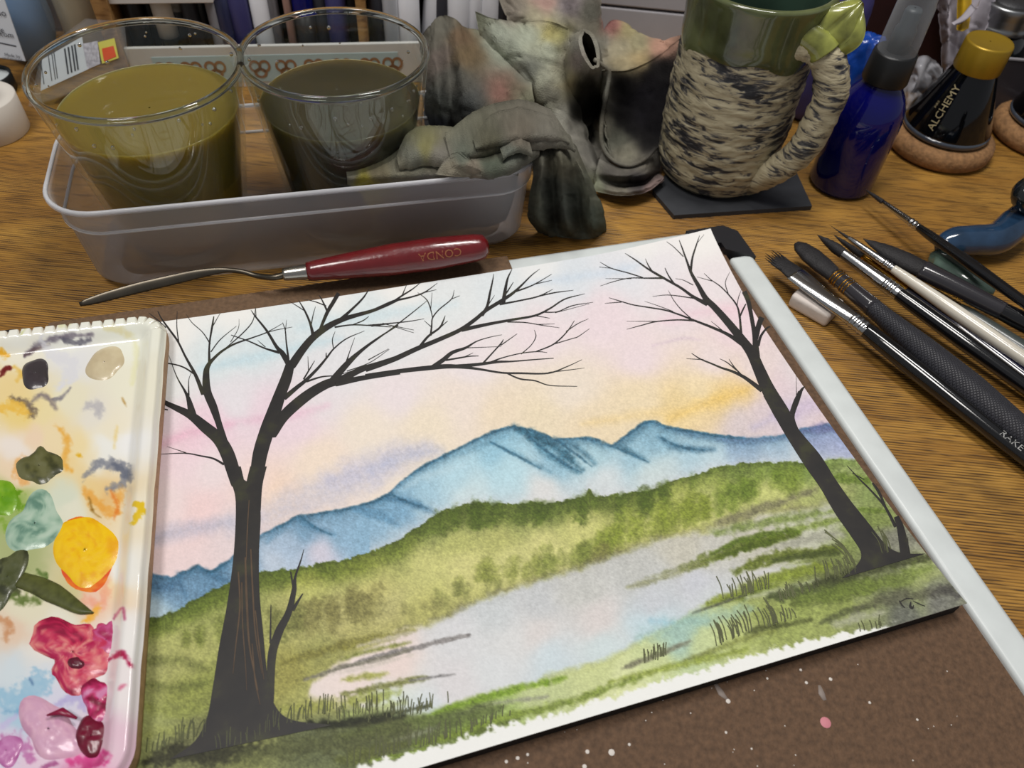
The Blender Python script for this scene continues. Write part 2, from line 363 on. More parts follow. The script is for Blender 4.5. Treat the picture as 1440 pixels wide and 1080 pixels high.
sky = [(240, 450, 240, 241, 236), (330, 432, 240, 241, 236), (450, 410, 238, 240, 236), (560, 395, 238, 239, 235), (760, 372, 232, 236, 236), (900, 345, 236, 236, 233), (985, 332, 238, 237, 233),
       (300, 505, 206, 224, 228), (240, 545, 222, 229, 228), (360, 490, 203, 222, 228), (440, 460, 204, 222, 227), (520, 440, 208, 224, 227), (620, 425, 216, 226, 228), (700, 405, 212, 224, 229), (800, 385, 208, 220, 230), (880, 375, 214, 220, 230),
       (470, 510, 218, 220, 226), (560, 480, 218, 222, 226), (330, 560, 224, 220, 228), (240, 600, 228, 212, 222), (255, 612, 236, 186, 206), (300, 596, 234, 194, 212), (380, 585, 230, 200, 216), (420, 595, 232, 204, 218), (245, 645, 236, 208, 218), (300, 660, 234, 214, 218),
       (450, 560, 226, 216, 222), (560, 550, 230, 216, 220), (660, 500, 228, 216, 220), (760, 470, 230, 212, 218), (850, 450, 230, 208, 216), (960, 430, 228, 210, 218), (930, 385, 224, 220, 226), (1010, 400, 228, 218, 222), (1040, 460, 232, 202, 212), (900, 500, 230, 208, 214), (1000, 510, 230, 210, 212),
       (230, 700, 236, 214, 216), (290, 715, 240, 200, 200), (350, 690, 240, 206, 200), (390, 700, 242, 206, 176), (330, 740, 220, 200, 204), (450, 650, 240, 216, 190), (520, 610, 236, 220, 198), (600, 600, 234, 216, 184), (650, 570, 232, 214, 198), (700, 585, 230, 208, 172), (760, 590, 228, 208, 166), (820, 600, 228, 204, 158), (870, 600, 228, 204, 156), (800, 550, 230, 214, 192), (900, 560, 230, 206, 156), (960, 570, 230, 196, 116), (1010, 560, 232, 190, 92), (1045, 552, 230, 186, 92), (985, 545, 234, 208, 150), (1060, 520, 226, 206, 206),
       (1070, 580, 206, 186, 196), (1100, 575, 198, 182, 204), (1040, 595, 200, 184, 190), (1150, 560, 214, 196, 208), (1130, 510, 218, 206, 210), (1170, 585, 208, 180, 186), (1120, 450, 222, 204, 212), (1090, 545, 222, 196, 206)]
cv.c = rbf(X + warp * .6, Y + warp2 * .6, sky, 22, 2.2) * .66 + np.array([236, 231, 228]) * .34
# streaks of cloud
for poly, w, col, a, soft in (
    ([(222, 628), (262, 610), (330, 596)], 12, (228, 168, 194), .4, 8), ([(320, 594), (400, 586), (460, 570)], 10, (230, 185, 205), .5, 8),
    ([(280, 520), (360, 502), (480, 476)], 14, (186, 214, 224), .55, 9), ([(420, 462), (540, 442), (640, 428)], 14, (196, 218, 226), .5, 9), ([(740, 400), (860, 382), (900, 372)], 12, (196, 212, 228), .5, 8),
    ([(918, 486), (960, 476), (985, 478)], 4, (206, 186, 200), .5, 3), ([(930, 452), (1020, 434), (1080, 440)], 14, (234, 196, 208), .4, 9),
    ([(940, 590), (1000, 565), (1058, 545)], 16, (232, 190, 88), .42, 9), ([(820, 596), (900, 584), (960, 576)], 14, (230, 200, 132), .4, 8),
    ([(200, 762), (250, 748), (320, 735)], 24, (176, 178, 198), .6, 12), ([(330, 740), (400, 716), (470, 690), (540, 662)], 46, (196, 196, 212), .6, 18), ([(460, 676), (540, 650), (600, 632)], 40, (190, 190, 212), .6, 18), ([(520, 660), (580, 640), (620, 634)], 16, (172, 180, 206), .4, 10),
    ([(1090, 585), (1140, 570), (1180, 560)], 22, (192, 176, 204), .5, 10), ([(1060, 600), (1110, 580)], 14, (178, 172, 204), .5, 8)):
    cv.stroke(poly, w, col, a, soft, .22, 16, 21)
# white unpainted margin by the sheet's side
# mountains
ridge = [(150, 818), (195, 812), (215, 806), (240, 812), (262, 802), (278, 795), (295, 803), (320, 788), (345, 765), (370, 750), (400, 735), (420, 724), (445, 722), (480, 716), (520, 706), (545, 695), (570, 672), (600, 652), (640, 632), (680, 612), (706, 602), (722, 599), (745, 604), (780, 617), (830, 615), (860, 626), (880, 612), (905, 594), (920, 591), (940, 600), (975, 606), (1010, 612), (1050, 616), (1090, 614), (1130, 602), (1165, 596), (1195, 610), (1240, 645)]
hill = [(150, 892), (195, 876), (240, 862), (290, 835), (320, 820), (365, 805), (420, 797), (480, 788), (540, 770), (570, 752), (610, 724), (640, 714), (665, 707), (720, 709), (770, 706), (800, 704), (822, 700), (828, 687), (838, 697), (870, 697), (900, 690), (925, 686), (945, 675), (975, 668), (1000, 660), (1040, 652), (1080, 648), (1130, 652), (1170, 645), (1200, 646), (1260, 662)]
ry = np.interp(X, *zip(*ridge)) + (fbm(X, Y, 7, 3, 31) - .5) * 5
mt = rbf(X + warp, Y + warp2, [(230, 830, 92, 128, 160), (300, 815, 96, 132, 162), (215, 855, 176, 196, 206), (340, 790, 130, 158, 184), (400, 770, 158, 178, 200), (430, 750, 112, 148, 176), (480, 740, 130, 164, 190), (520, 740, 128, 164, 190), (450, 775, 196, 192, 206), (380, 790, 178, 190, 206), (560, 720, 110, 152, 182), (600, 700, 150, 184, 202), (560, 745, 150, 180, 200), (640, 670, 166, 198, 212), (700, 640, 140, 182, 202), (720, 670, 170, 202, 214), (660, 695, 186, 206, 212), (780, 650, 134, 174, 194), (760, 690, 206, 206, 206), (830, 640, 162, 194, 206), (850, 675, 196, 204, 208), (900, 640, 142, 178, 196), (920, 620, 130, 168, 188), (920, 665, 190, 204, 206), (980, 625, 156, 188, 204), (1000, 640, 176, 200, 210), (1040, 632, 130, 158, 186), (1090, 635, 150, 176, 198), (1140, 620, 138, 150, 186), (1190, 625, 150, 160, 196), (1120, 640, 178, 194, 204)], 16, 2.0)
mtm = sst(-2.0, 2.5, Y - ry)
mt = np.clip(mt * 1.05 + np.array([4, 4, 2]), 0, 235)
cv.lay(mt, mtm)
rl = mtm * np.exp(-np.clip(Y - ry, 0, 999) / 7.0) * (0.7 + 0.6 * fbm(X, Y, 40, 2, 5))
cv.lay((46, 92, 120), rl)
for poly, w, col, a in (
    ([(722, 600), (750, 612), (785, 632), (820, 662)], 13, (48, 96, 118), .85), ([(745, 618), (775, 642), (812, 664)], 9, (70, 122, 146), .7), ([(690, 622), (720, 636), (750, 652), (775, 664)], 6, (92, 142, 166), .6), ([(780, 617), (815, 632), (836, 652)], 7, (60, 106, 130), .7), ([(640, 640), (680, 625), (715, 612)], 8, (110, 158, 182), .5),
    ([(866, 626), (880, 632), (910, 648)], 7, (56, 104, 128), .75), ([(925, 614), (945, 626), (975, 632), (1005, 632)], 9, (74, 118, 144), .75), ([(905, 600), (885, 618), (868, 628)], 8, (80, 126, 150), .5), ([(950, 606), (1000, 616), (1060, 624)], 7, (84, 122, 150), .6),
    ([(545, 700), (575, 706), (600, 716), (612, 722)], 9, (52, 104, 140), .7), ([(500, 716), (530, 724), (560, 738)], 14, (86, 136, 170), .6), ([(420, 728), (440, 742), (470, 752)], 8, (70, 118, 150), .6), ([(405, 738), (385, 752), (375, 764)], 8, (90, 136, 166), .5), ([(250, 806), (255, 825), (262, 840)], 7, (60, 104, 138), .5), ([(285, 800), (305, 812), (320, 818)], 8, (66, 110, 142), .6), ([(200, 820), (230, 826), (250, 820)], 12, (64, 104, 138), .5),
    ([(1010, 618), (1060, 620), (1120, 614)], 10, (96, 124, 160), .6), ([(1130, 606), (1165, 602), (1200, 616)], 12, (112, 112, 160), .6)):
    cv.stroke(poly, w, np.array(col) * .95, a, 5, .35, 10, 41)
for poly in ([(570, 673), (600, 653), (640, 633), (680, 613), (706, 603), (722, 600)], [(722, 600), (745, 605), (780, 618), (812, 640), (832, 656)], [(740, 610), (768, 634), (800, 656), (818, 664)], [(785, 618), (830, 616), (860, 627), (886, 638), (912, 650)], [(864, 625), (880, 613), (905, 595), (920, 592)], [(922, 592), (940, 601), (975, 607), (1010, 613), (1050, 617)], [(930, 616), (955, 628), (990, 633)], [(690, 622), (725, 640), (762, 660)], [(520, 707), (548, 696), (572, 706), (604, 716)], [(372, 750), (402, 736), (420, 725), (448, 723)], [(424, 728), (444, 742), (466, 752)], [(450, 722), (484, 716), (520, 707)], [(250, 806), (264, 802), (279, 796), (297, 804), (322, 789)]):
    cv.stroke(poly, 3.6, (44, 88, 112), .7, 1.6, .5, 6, 43)
cv.stroke([(560, 690), (600, 670), (650, 655)], 10, (186, 212, 222), .5, 6)
# low mist at the mountain foot
hy = np.interp(X, *zip(*hill)) + (fbm(X, Y, 9, 3, 57) - .5) * 9 + (fbm(X, Y, 3, 2, 58) - .5) * 3
cv.lay((206, 206, 208), mtm * np.exp(-np.clip(hy - Y, 0, 999) / 12.0) * .6 * (X > 520))
# green slope
gr = rbf(X + warp, Y + warp2, [(230, 880, 96, 112, 34), (290, 855, 92, 108, 30), (340, 835, 88, 102, 30), (400, 812, 88, 104, 28), (460, 800, 96, 110, 30), (430, 830, 150, 156, 62), (500, 800, 108, 120, 36), (520, 830, 178, 172, 88), (560, 775, 98, 112, 32), (610, 745, 80, 96, 26), (660, 728, 84, 98, 30), (720, 728, 86, 102, 30), (780, 722, 86, 102, 30), (840, 712, 86, 100, 30), (900, 706, 100, 114, 36), (640, 765, 140, 148, 62), (700, 760, 140, 146, 62), (600, 800, 178, 180, 96), (650, 800, 188, 186, 108), (720, 790, 188, 188, 108), (770, 765, 192, 190, 110), (820, 745, 184, 186, 96), (850, 762, 142, 152, 54), (900, 740, 160, 168, 70), (950, 715, 152, 160, 70), (940, 735, 174, 178, 86), (1000, 690, 134, 146, 62), (1040, 670, 106, 124, 48), (1090, 662, 118, 138, 56), (1020, 705, 168, 176, 86), (1080, 695, 164, 176, 84), (1150, 668, 112, 132, 58), (1190, 665, 150, 164, 96), (1200, 690, 104, 122, 56), (240, 905, 132, 142, 62), (215, 935, 110, 120, 56), (250, 960, 120, 128, 52), (220, 1010, 138, 146, 78), (270, 920, 122, 130, 52), (420, 870, 150, 148, 76), (470, 860, 148, 142, 78), (450, 900, 132, 134, 66), (540, 850, 150, 146, 84), (580, 850, 168, 168, 88), (400, 940, 136, 134, 60), (440, 980, 150, 152, 78), (260, 1040, 96, 100, 54), (500, 970, 160, 164, 92), (450, 1040, 84, 92, 52), (540, 1030, 96, 112, 46), (640, 1010, 118, 140, 54)], 15, 2.0)
grm = sst(-1.0, 1.2, Y - hy)
mid_h = sst(14, 40, Y - hy) * (1 - sst(80, 130, Y - hy))
gr = gr * 1.06 + np.array([10, 8, 18]); gr = gr * (1 - .5 * mid_h[..., None]) + np.array([198, 196, 132]) * .5 * mid_h[..., None]
cv.lay(gr, grm)
cv.lay((58, 74, 20), grm * np.exp(-np.clip(Y - hy, 0, 999) / 10.0) * (0.35 + .7 * fbm(X, Y, 30, 3, 66)))
# bushes on the slope
rs = np.random.default_rng(3)
for (x0, y0, x1, y1, n, col, w) in ((620, 728, 1000, 672, 34, (70, 88, 26), 15), (640, 815, 760, 795, 16, (124, 132, 58), 12), (760, 800, 860, 770, 16, (112, 124, 50), 15), (840, 760, 1000, 708, 30, (120, 134, 44), 18), (1000, 705, 1130, 668, 24, (112, 130, 48), 14), (590, 850, 700, 820, 14, (124, 128, 70), 10), (420, 868, 540, 845, 18, (118, 114, 66), 17), (240, 905, 330, 885, 8, (100, 110, 46), 14), (375, 880, 420, 870, 6, (104, 108, 58), 18), (560, 862, 640, 850, 8, (132, 130, 78), 10), (620, 880, 690, 845, 10, (130, 130, 92), 10), (830, 790, 870, 775, 5, (118, 116, 62), 14), (1020, 690, 1100, 672, 14, (96, 116, 40), 9)):
    for k in range(n):
        t = rs.uniform(0, 1); x = x0 + (x1 - x0) * t + rs.normal(0, 4); y = y0 + (y1 - y0) * t + rs.normal(0, 5); ww = w * rs.uniform(.6, 1.3)
        y = max(y, float(np.interp(x, *zip(*hill))) + ww * .9)
        cv.stroke([(x, y + ww * .7), (x + rs.normal(0, 1.5), y - ww * .6)], ww, col, .42, 4, .5, 6, int(rs.integers(999)), taper=False)
# lake
shore = [(300, 1300), (440, 960), (470, 938), (520, 912), (560, 889), (600, 880), (630, 866), (676, 846), (731, 824), (798, 806), (841, 790), (884, 776), (915, 762), (1000, 746), (1060, 728), (1120, 716), (1300, 690)]
sy = np.interp(X, *zip(*shore)) + (fbm(X, Y, 12, 3, 77) - .5) * 12
low = [(300, 870), (440, 985), (520, 1000), (600, 1004), (650, 990), (740, 965), (800, 945), (860, 925), (900, 905), (960, 870), (1010, 845), (1100, 800), (1200, 760), (1300, 700)]
ly = np.interp(X, *zip(*low)) + (fbm(X, Y, 14, 3, 78) - .5) * 14
lk = rbf(X + warp, Y + warp2, [(560, 930, 222, 204, 198), (500, 950, 224, 208, 202), (640, 900, 204, 204, 206), (700, 860, 190, 194, 196), (760, 840, 186, 188, 190), (760, 890, 206, 200, 198), (840, 870, 206, 198, 196), (820, 830, 186, 186, 182), (900, 810, 182, 182, 178), (920, 850, 190, 192, 198), (980, 820, 190, 192, 200), (1000, 780, 184, 182, 174), (960, 775, 186, 182, 168), (1060, 750, 184, 180, 166), (640, 960, 208, 204, 206), (700, 940, 206, 208, 210), (780, 930, 194, 206, 212), (850, 910, 196, 208, 210), (920, 878, 184, 206, 214), (600, 995, 202, 210, 214), (560, 980, 206, 214, 206), (720, 900, 206, 206, 206), (1000, 850, 196, 200, 202), (1120, 740, 180, 180, 160)], 18, 2.0)
lkm = sst(-8, 7, Y - sy) * (1 - sst(-9, 9, Y - ly))
lk = np.clip(lk * 1.05 + np.array([2, 3, 5]), 0, 238)
cv.lay(lk, lkm * .97)
cv.lay((118, 114, 82), grm * np.exp(-np.abs(Y - sy + 4) / 5.0) * .9 * fbm(X, Y, 26, 3, 81) * (X > 560))
# near shore, green sweeps over pale water on the right
fg = rbf(X + warp, Y + warp2, [(700, 985, 150, 172, 90), (760, 975, 176, 186, 128), (850, 945, 182, 190, 128), (930, 925, 186, 196, 134), (880, 960, 200, 206, 150), (1000, 900, 178, 190, 134), (960, 890, 150, 180, 164), (1080, 880, 128, 138, 66), (1040, 900, 170, 180, 106), (1120, 860, 136, 148, 72), (1180, 840, 112, 122, 58), (1250, 820, 96, 102, 62), (1150, 880, 140, 150, 78), (1220, 860, 130, 138, 84), (1290, 830, 140, 150, 92), (1320, 840, 104, 104, 92), (1300, 800, 150, 162, 92), (1270, 860, 92, 94, 80), (1090, 820, 130, 140, 70), (1150, 800, 98, 106, 52), (1080, 780, 150, 152, 122), (1150, 760, 110, 124, 54), (1200, 740, 120, 134, 64), (1240, 720, 118, 130, 66), (1230, 690, 118, 134, 70), (600, 1030, 88, 98, 48), (660, 1015, 104, 122, 48), (540, 1040, 82, 88, 50), (1270, 770, 120, 120, 100), (1300, 780, 132, 132, 112)], 16, 2.0)
fg = fg * 1.05 + np.array([8, 8, 14])
cv.lay(fg, sst(-9, 9, Y - ly) * (X > 480) * .97)
rightm = sst(1150, 1215, X + (Y - 740) * .45) * sst(-6, 6, Y - sy + 10)
cv.lay(fg, rightm * .9)
cv.lay(fg, sst(1180, 1220, X) * sst(-4, 4, Y - hy - 26) * .8)
I = lambda pts: [(840 + x / 3.6, 740 + y / 3.6) for x, y in pts]
J = lambda pts: [(480 + x / 3.43, 860 + y / 3.43) for x, y in pts]
E_ = lambda pts: [(1000 + x / 3.2727, 560 + y / 3.2727) for x, y in pts]
D_ = lambda pts: [(180 + x / 2.5714, 660 + y / 2.5714) for x, y in pts]
for poly, w, col, a, soft in (
    (I([(430, 215), (600, 150), (800, 80), (1010, 35)]), 15, (92, 106, 30), .9, 4), (I([(620, 150), (800, 100), (1000, 50)]), 9, (72, 88, 20), .8, 3), (I([(150, 310), (350, 250), (540, 185)]), 9, (134, 136, 92), .6, 4), (I([(250, 260), (450, 200), (640, 120)]), 6, (142, 146, 106), .6, 3), (I([(980, 20), (1120, -10), (1280, -50)]), 12, (120, 138, 60), .8, 4), (I([(900, 110), (1100, 60), (1240, 40)]), 12, (160, 160, 144), .8, 4),
    (I([(690, 235), (820, 180), (1000, 140), (1240, 110)]), 15, (98, 110, 38), .92, 4), (I([(900, 175), (1080, 140), (1250, 135)]), 10, (66, 76, 34), .75, 4), (I([(720, 255), (880, 225), (1080, 190)]), 7, (208, 208, 208), .85, 3),
    (I([(560, 395), (740, 335), (900, 270), (1080, 215), (1180, 200)]), 17, (128, 142, 52), .9, 5), (I([(640, 380), (760, 350), (900, 300)]), 8, (96, 110, 40), .7, 3), (I([(485, 440), (600, 400), (740, 350)]), 4, (82, 84, 66), .9, 2), (I([(760, 360), (950, 320), (1120, 270)]), 8, (200, 204, 184), .6, 4),
    (I([(880, 360), (1000, 340), (1160, 310), (1320, 260)]), 22, (70, 80, 42), .85, 6), (I([(1000, 390), (1200, 350), (1420, 300)]), 22, (96, 108, 48), .7, 7), (I([(1050, 440), (1250, 420), (1420, 380)]), 16, (150, 162, 88), .7, 6),
    (I([(200, 560), (420, 500), (640, 450), (780, 420)]), 20, (156, 188, 178), .55, 9), (I([(280, 480), (380, 490)]), 12, (150, 196, 214), .6, 8), (I([(380, 480), (560, 480)]), 12, (150, 188, 180), .5, 8),
    (I([(130, 720), (230, 680), (340, 640), (470, 580)]), 8, (112, 110, 90), .8, 3), (I([(440, 680), (560, 640), (720, 580), (900, 530)]), 9, (112, 118, 56), .7, 4), (I([(60, 790), (300, 730), (600, 660), (760, 620)]), 9, (136, 150, 60), .8, 4), (I([(750, 545), (830, 515), (950, 500), (1080, 475)]), 7, (78, 84, 42), .85, 3), (I([(600, 620), (800, 590), (1000, 540)]), 9, (160, 172, 96), .6, 5),
    (I([(1130, 490), (1250, 440), (1400, 400)]), 9, (84, 90, 56), .8, 3), (I([(1200, 500), (1330, 460), (1440, 440)]), 12, (176, 176, 160), .6, 5),
    (J([(0, 275), (150, 225), (380, 170), (620, 110)]), 8, (134, 130, 128), .9, 2), (J([(0, 230), (140, 190), (330, 150)]), 6, (116, 124, 50), .8, 3), (J([(0, 180), (200, 130), (350, 90)]), 8, (150, 148, 70), .8, 4), (J([(0, 330), (100, 315), (220, 300)]), 9, (150, 154, 70), .8, 4), (J([(0, 400), (150, 370), (330, 335), (420, 320)]), 10, (112, 116, 60), .85, 3), (J([(330, 335), (450, 315), (550, 302)]), 4, (132, 130, 130), .9, 1.5), (J([(0, 450), (140, 420), (280, 385)]), 14, (152, 164, 84), .8, 5), (J([(0, 500), (140, 470), (300, 440)]), 10, (172, 184, 110), .7, 5),
    (J([(420, 500), (640, 430), (860, 370), (1080, 320)]), 10, (120, 152, 40), .9, 4), (J([(520, 510), (760, 440), (1000, 410)]), 7, (142, 142, 128), .7, 3), (J([(200, 660), (420, 560), (640, 490), (760, 460)]), 22, (92, 104, 56), .85, 6), (J([(340, 650), (560, 590), (840, 500), (1080, 440), (1440, 320)]), 12, (118, 136, 52), .85, 4), (J([(600, 600), (720, 560), (860, 520)]), 7, (84, 96, 40), .7, 3),
    (J([(200, 650), (330, 600), (460, 560)]), 8, (132, 134, 116), .8, 4), (J([(0, 530), (140, 510), (300, 480), (420, 455)]), 6, (52, 58, 36), .9, 2.5), (J([(0, 600), (200, 570), (420, 510)]), 18, (96, 110, 54), .8, 6), (J([(0, 720), (160, 670), (300, 640)]), 22, (92, 98, 50), .85, 6), (J([(140, 720), (300, 690), (440, 650)]), 7, (124, 146, 52), .8, 3),
    (D_([(640, 760), (780, 715), (900, 690), (1029, 650)]), 7, (128, 124, 110), .9, 2), (D_([(560, 700), (760, 640), (1000, 590)]), 12, (120, 116, 56), .7, 5), (D_([(830, 640), (940, 610), (1029, 590)]), 7, (200, 192, 176), .7, 3), (D_([(740, 740), (860, 715), (1029, 670)]), 7, (208, 198, 188), .8, 3),
    (D_([(40, 700), (160, 690), (290, 720)]), 12, (100, 106, 56), .6, 6), (D_([(60, 780), (180, 790), (290, 770)]), 12, (96, 104, 52), .6, 6), (D_([(60, 860), (180, 880), (290, 860)]), 20, (140, 148, 74), .6, 8), (D_([(60, 960), (140, 950), (220, 930)]), 14, (150, 156, 86), .6, 6), (D_([(60, 1060), (180, 1030), (300, 1040), (480, 1000)]), 26, (46, 46, 32), .85, 6), (D_([(480, 960), (640, 930), (820, 920), (1000, 890)]), 12, (36, 38, 26), .9, 4), (D_([(400, 1040), (620, 1000), (900, 960), (1029, 920)]), 30, (84, 88, 54), .75, 8), (D_([(560, 870), (720, 850), (900, 830)]), 14, (152, 156, 78), .7, 6),
    (E_([(0, 720), (120, 660), (280, 620), (400, 615)]), 9, (84, 104, 28), .85, 3), (E_([(20, 620), (160, 590), (330, 560), (560, 520)]), 12, (116, 134, 62), .8, 5), (E_([(20, 570), (160, 530), (300, 490), (480, 420)]), 12, (112, 108, 86), .7, 5), (E_([(560, 360), (640, 370), (740, 380)]), 12, (96, 118, 42), .8, 4), (E_([(520, 290), (600, 290), (680, 300)]), 9, (146, 166, 96), .7, 4), (E_([(680, 510), (740, 520), (800, 520)]), 7, (92, 112, 40), .8, 3), (E_([(620, 600), (720, 560), (820, 570)]), 18, (118, 132, 70), .7, 6), (E_([(700, 640), (820, 640), (960, 640)]), 20, (118, 118, 104), .6, 8), (E_([(480, 860), (640, 810), (820, 760), (1000, 740)]), 20, (58, 62, 36), .8, 6), (E_([(420, 920), (640, 880), (900, 820), (1040, 770)]), 22, (108, 124, 54), .7, 7), (E_([(680, 960), (820, 920), (980, 900), (1120, 870)]), 16, (88, 88, 70), .75, 6), (E_([(940, 860), (1000, 820), (1060, 800)]), 14, (160, 168, 110), .6, 6), (E_([(1020, 900), (1080, 880), (1140, 910)]), 14, (72, 70, 68), .7, 5)):
    cv.stroke(poly, w, col, a, soft, .45, 8, 97)
# ragged unpainted margin along the bottom and the far side
marg = [(150, 1200), (480, 1088), (509, 1078), (567, 1061), (626, 1046), (696, 1023), (771, 1006), (844, 985), (900, 968), (930, 957), (973, 946), (1040, 926), (1090, 913), (1145, 899), (1200, 890), (1260, 878), (1330, 880), (1400, 900)]
my = np.interp(X, *zip(*marg)) + (fbm(X, Y, 7, 3, 101) - .5) * 20
cv.lay((240, 241, 237), sst(-3, 3, Y - my) * sst(1320, 1240, X) if False else sst(-3, 3, Y - my) * (1 - sst(1230, 1310, X)))
edge = np.minimum(ll, 9) * 1000 + (fbm(X, Y, 10, 3, 111) - .5) * 5
cv.lay((238, 238, 232), (1 - sst(1.5, 4.0, edge)) * ((uu > 0.045) & (uu < .15)) * .75)
# granulation of the pigment and tooth of the paper
g = (fbm(X, Y, 1.7, 2, 120) - .5) * 1.3 + (fbm(X, Y, 5, 2, 130) - .5) * .6
sat = np.clip((238 - cv.c.mean(-1)) / 140.0, 0.03, 1)
cv.c = cv.c * (1 + g[..., None] * 0.42 * sat[..., None])
M_PAINT = attr_mat('watercolour_on_paper', 0.62, 0.06, 1500, spec=0.3)
ob = pBR + pu * PW / 2 + pv * PH / 2
painting = thing('watercolour_painting', (ob[0], ob[1], ZP), 'watercolour landscape of bare trees, blue mountains and a lake, on white paper', 'painting')
sheet = mk('paper_sheet', PV.reshape(-1, 3), [tuple(f) for f in grid_faces(NU, NL)], M_PAINT, painting, cols=cv.linear().reshape(-1, 3))
# the sheet's thickness: an underside with edges
M_PEDGE = mat('paper_edge', C(225, 224, 216), 0.7)
n2l, n2u = 60, 44
l2, u2 = np.meshgrid(np.linspace(0, PW, n2l), np.linspace(0, PH, n2u)); l2 = bow(l2, u2)
B2 = pBR[None, None] + l2[..., None] * pu + u2[..., None] * pv; T2 = B2.copy()
B2[..., 2] = ZP + curl(l2, u2) - 0.00045; T2[..., 2] = ZP + curl(l2, u2) - 0.00002
per = [(0, i) for i in range(n2l)] + [(j, n2l - 1) for j in range(1, n2u)] + [(n2u - 1, i) for i in range(n2l - 2, -1, -1)] + [(j, 0) for j in range(n2u - 2, 0, -1)]
nb = n2l * n2u; Vt = [T2[a] for a in per]
Fs = [(per[k][0] * n2l + per[k][1], per[(k + 1) % len(per)][0] * n2l + per[(k + 1) % len(per)][1], nb + (k + 1) % len(per), nb + k) for k in range(len(per))]
mk('paper_underside', np.vstack([B2.reshape(-1, 3), np.array(Vt)]), [tuple(f) for f in grid_faces(n2u, n2l)] + Fs, M_PEDGE, painting, smooth=False)

M_PADK = mat('pad_black_edge', C(22, 20, 20), 0.7)
pad = [(bow(0.0015, u), u) for u in np.linspace(.0004, .15, 10)] + [(.03, .19), (.06, PH - .006), (PW - .03, PH - .006), (PW - .002, PH - .03), (PW - .002, .0004)]
mk('pad_backing', *prism([(pBR + pu * l + pv * u)[:2] for l, u in pad], 0.0117, ZP - 0.0006), M_PADK, painting, smooth=False, label='black edged pad under the sheet')

edge_s = [(bow(0.001, .0004), .0004), (bow(.001, .0075), .0075), (PW - .002, .0075), (PW - .002, .0004)]
mk('pad_edge', *prism([(pBR + pu * l + pv * u)[:2] for l, u in edge_s], 0.0072, 0.0116), M_PADK, painting, smooth=False, label='black glued edge of the pad')

# painted trees: brush strokes of dark gouache a hair above the sheet
def stroke_ribbon(pts, scale=1.0, org=(0, 0), sub=6, lift=0.00012, wmul=1.0):
    P = np.array([(org[0] + x / scale, org[1] + y / scale) for x, y, w in pts]); Wd = np.array([max(w, 1.5) / scale for x, y, w in pts]) * wmul
    t0 = P[0] - P[1]; t0 = t0 / (np.linalg.norm(t0) + 1e-9)
    P = np.vstack([P[0] + t0 * Wd[0] * .5, P[0] + t0 * Wd[0] * .3, P]); Wd = np.concatenate([[Wd[0] * .15], [Wd[0] * .75], Wd]); pts = [0, 0] + list(pts)
    Q = cat_rom(np.column_stack([P, Wd]), (len(pts) - 1) * sub + 1); p, w = Q[:, :2], np.clip(Q[:, 2], 0.35, None)
    T = np.gradient(p, axis=0); T /= np.linalg.norm(T, axis=1)[:, None] + 1e-9; N = np.stack([-T[:, 1], T[:, 0]], -1)
    L_, R_ = p + N * w[:, None] / 2, p - N * w[:, None] / 2
    V = []
    for a, b in zip(L_, R_): V += [on_page(*a, lift), on_page(*((a + b) / 2), lift + 0.00004), on_page(*b, lift)]
    F = []
    for k in range(len(p) - 1):
        i = 3 * k; F += [(i, i + 1, i + 4, i + 3), (i + 1, i + 2, i + 5, i + 4)]
    return np.array(V), F
def bark_paint(name, dark, lit, green):
    m, nt, b = new_mat(name); tc = nt.nodes.new('ShaderNodeTexCoord')
    n = nt.nodes.new('ShaderNodeTexNoise'); n.inputs['Scale'].default_value = 90; n.inputs['Detail'].default_value = 4
    nt.links.new(tc.outputs['Object'], n.inputs['Vector'])
    r = nt.nodes.new('ShaderNodeValToRGB'); e = r.color_ramp.elements; e[0].position = .38; e[0].color = dark; e[1].position = .72; e[1].color = green
    k = e.new(.56); k.color = lit
    nt.links.new(n.outputs[0], r.inputs[0]); nt.links.new(r.outputs[0], b.inputs['Base Color']); b.inputs['Roughness'].default_value = .55
    return m
M_TREE = bark_paint('gouache_bark', C(24, 22, 22), C(33, 30, 27), C(50, 51, 28))
M_BARKL = mat('gouache_bark_light', C(84, 67, 50), .6, var=.2, vscale=200)
A_, B_, C_, D2, E2 = ((200, 400), 4.0), ((520, 360), 3.789), ((840, 310), 4.0), ((180, 660), 2.5714), ((1000, 560), 3.2727)
def tree_mesh(name, sets, extra=(), mat_=None, label=None):
    parts = list(extra)
    for k, ((org, sc), lines) in enumerate(sets):
        for j, ln in enumerate(lines): parts.append(stroke_ribbon(ln, sc, org, 6, 0.00010 + 0.000002 * (j % 17)))
    return mk(name, *join(*parts), mat_ or M_TREE, painting, label=label)
def band_poly(left, right, org, sc, lift=0.00016, n=40):
    """filled stroke between two edges"""
    Lp = cat_rom([(org[0] + x / sc, org[1] + y / sc) for x, y in left], n); Rp = cat_rom([(org[0] + x / sc, org[1] + y / sc) for x, y in right], n)
    V = []; mcol = 7
    for a, b in zip(Lp, Rp):
        for t in np.linspace(0, 1, mcol): V.append(on_page(*(a * (1 - t) + b * t), lift))
    return np.array(V), [tuple(f) for f in grid_faces(n, mcol)]
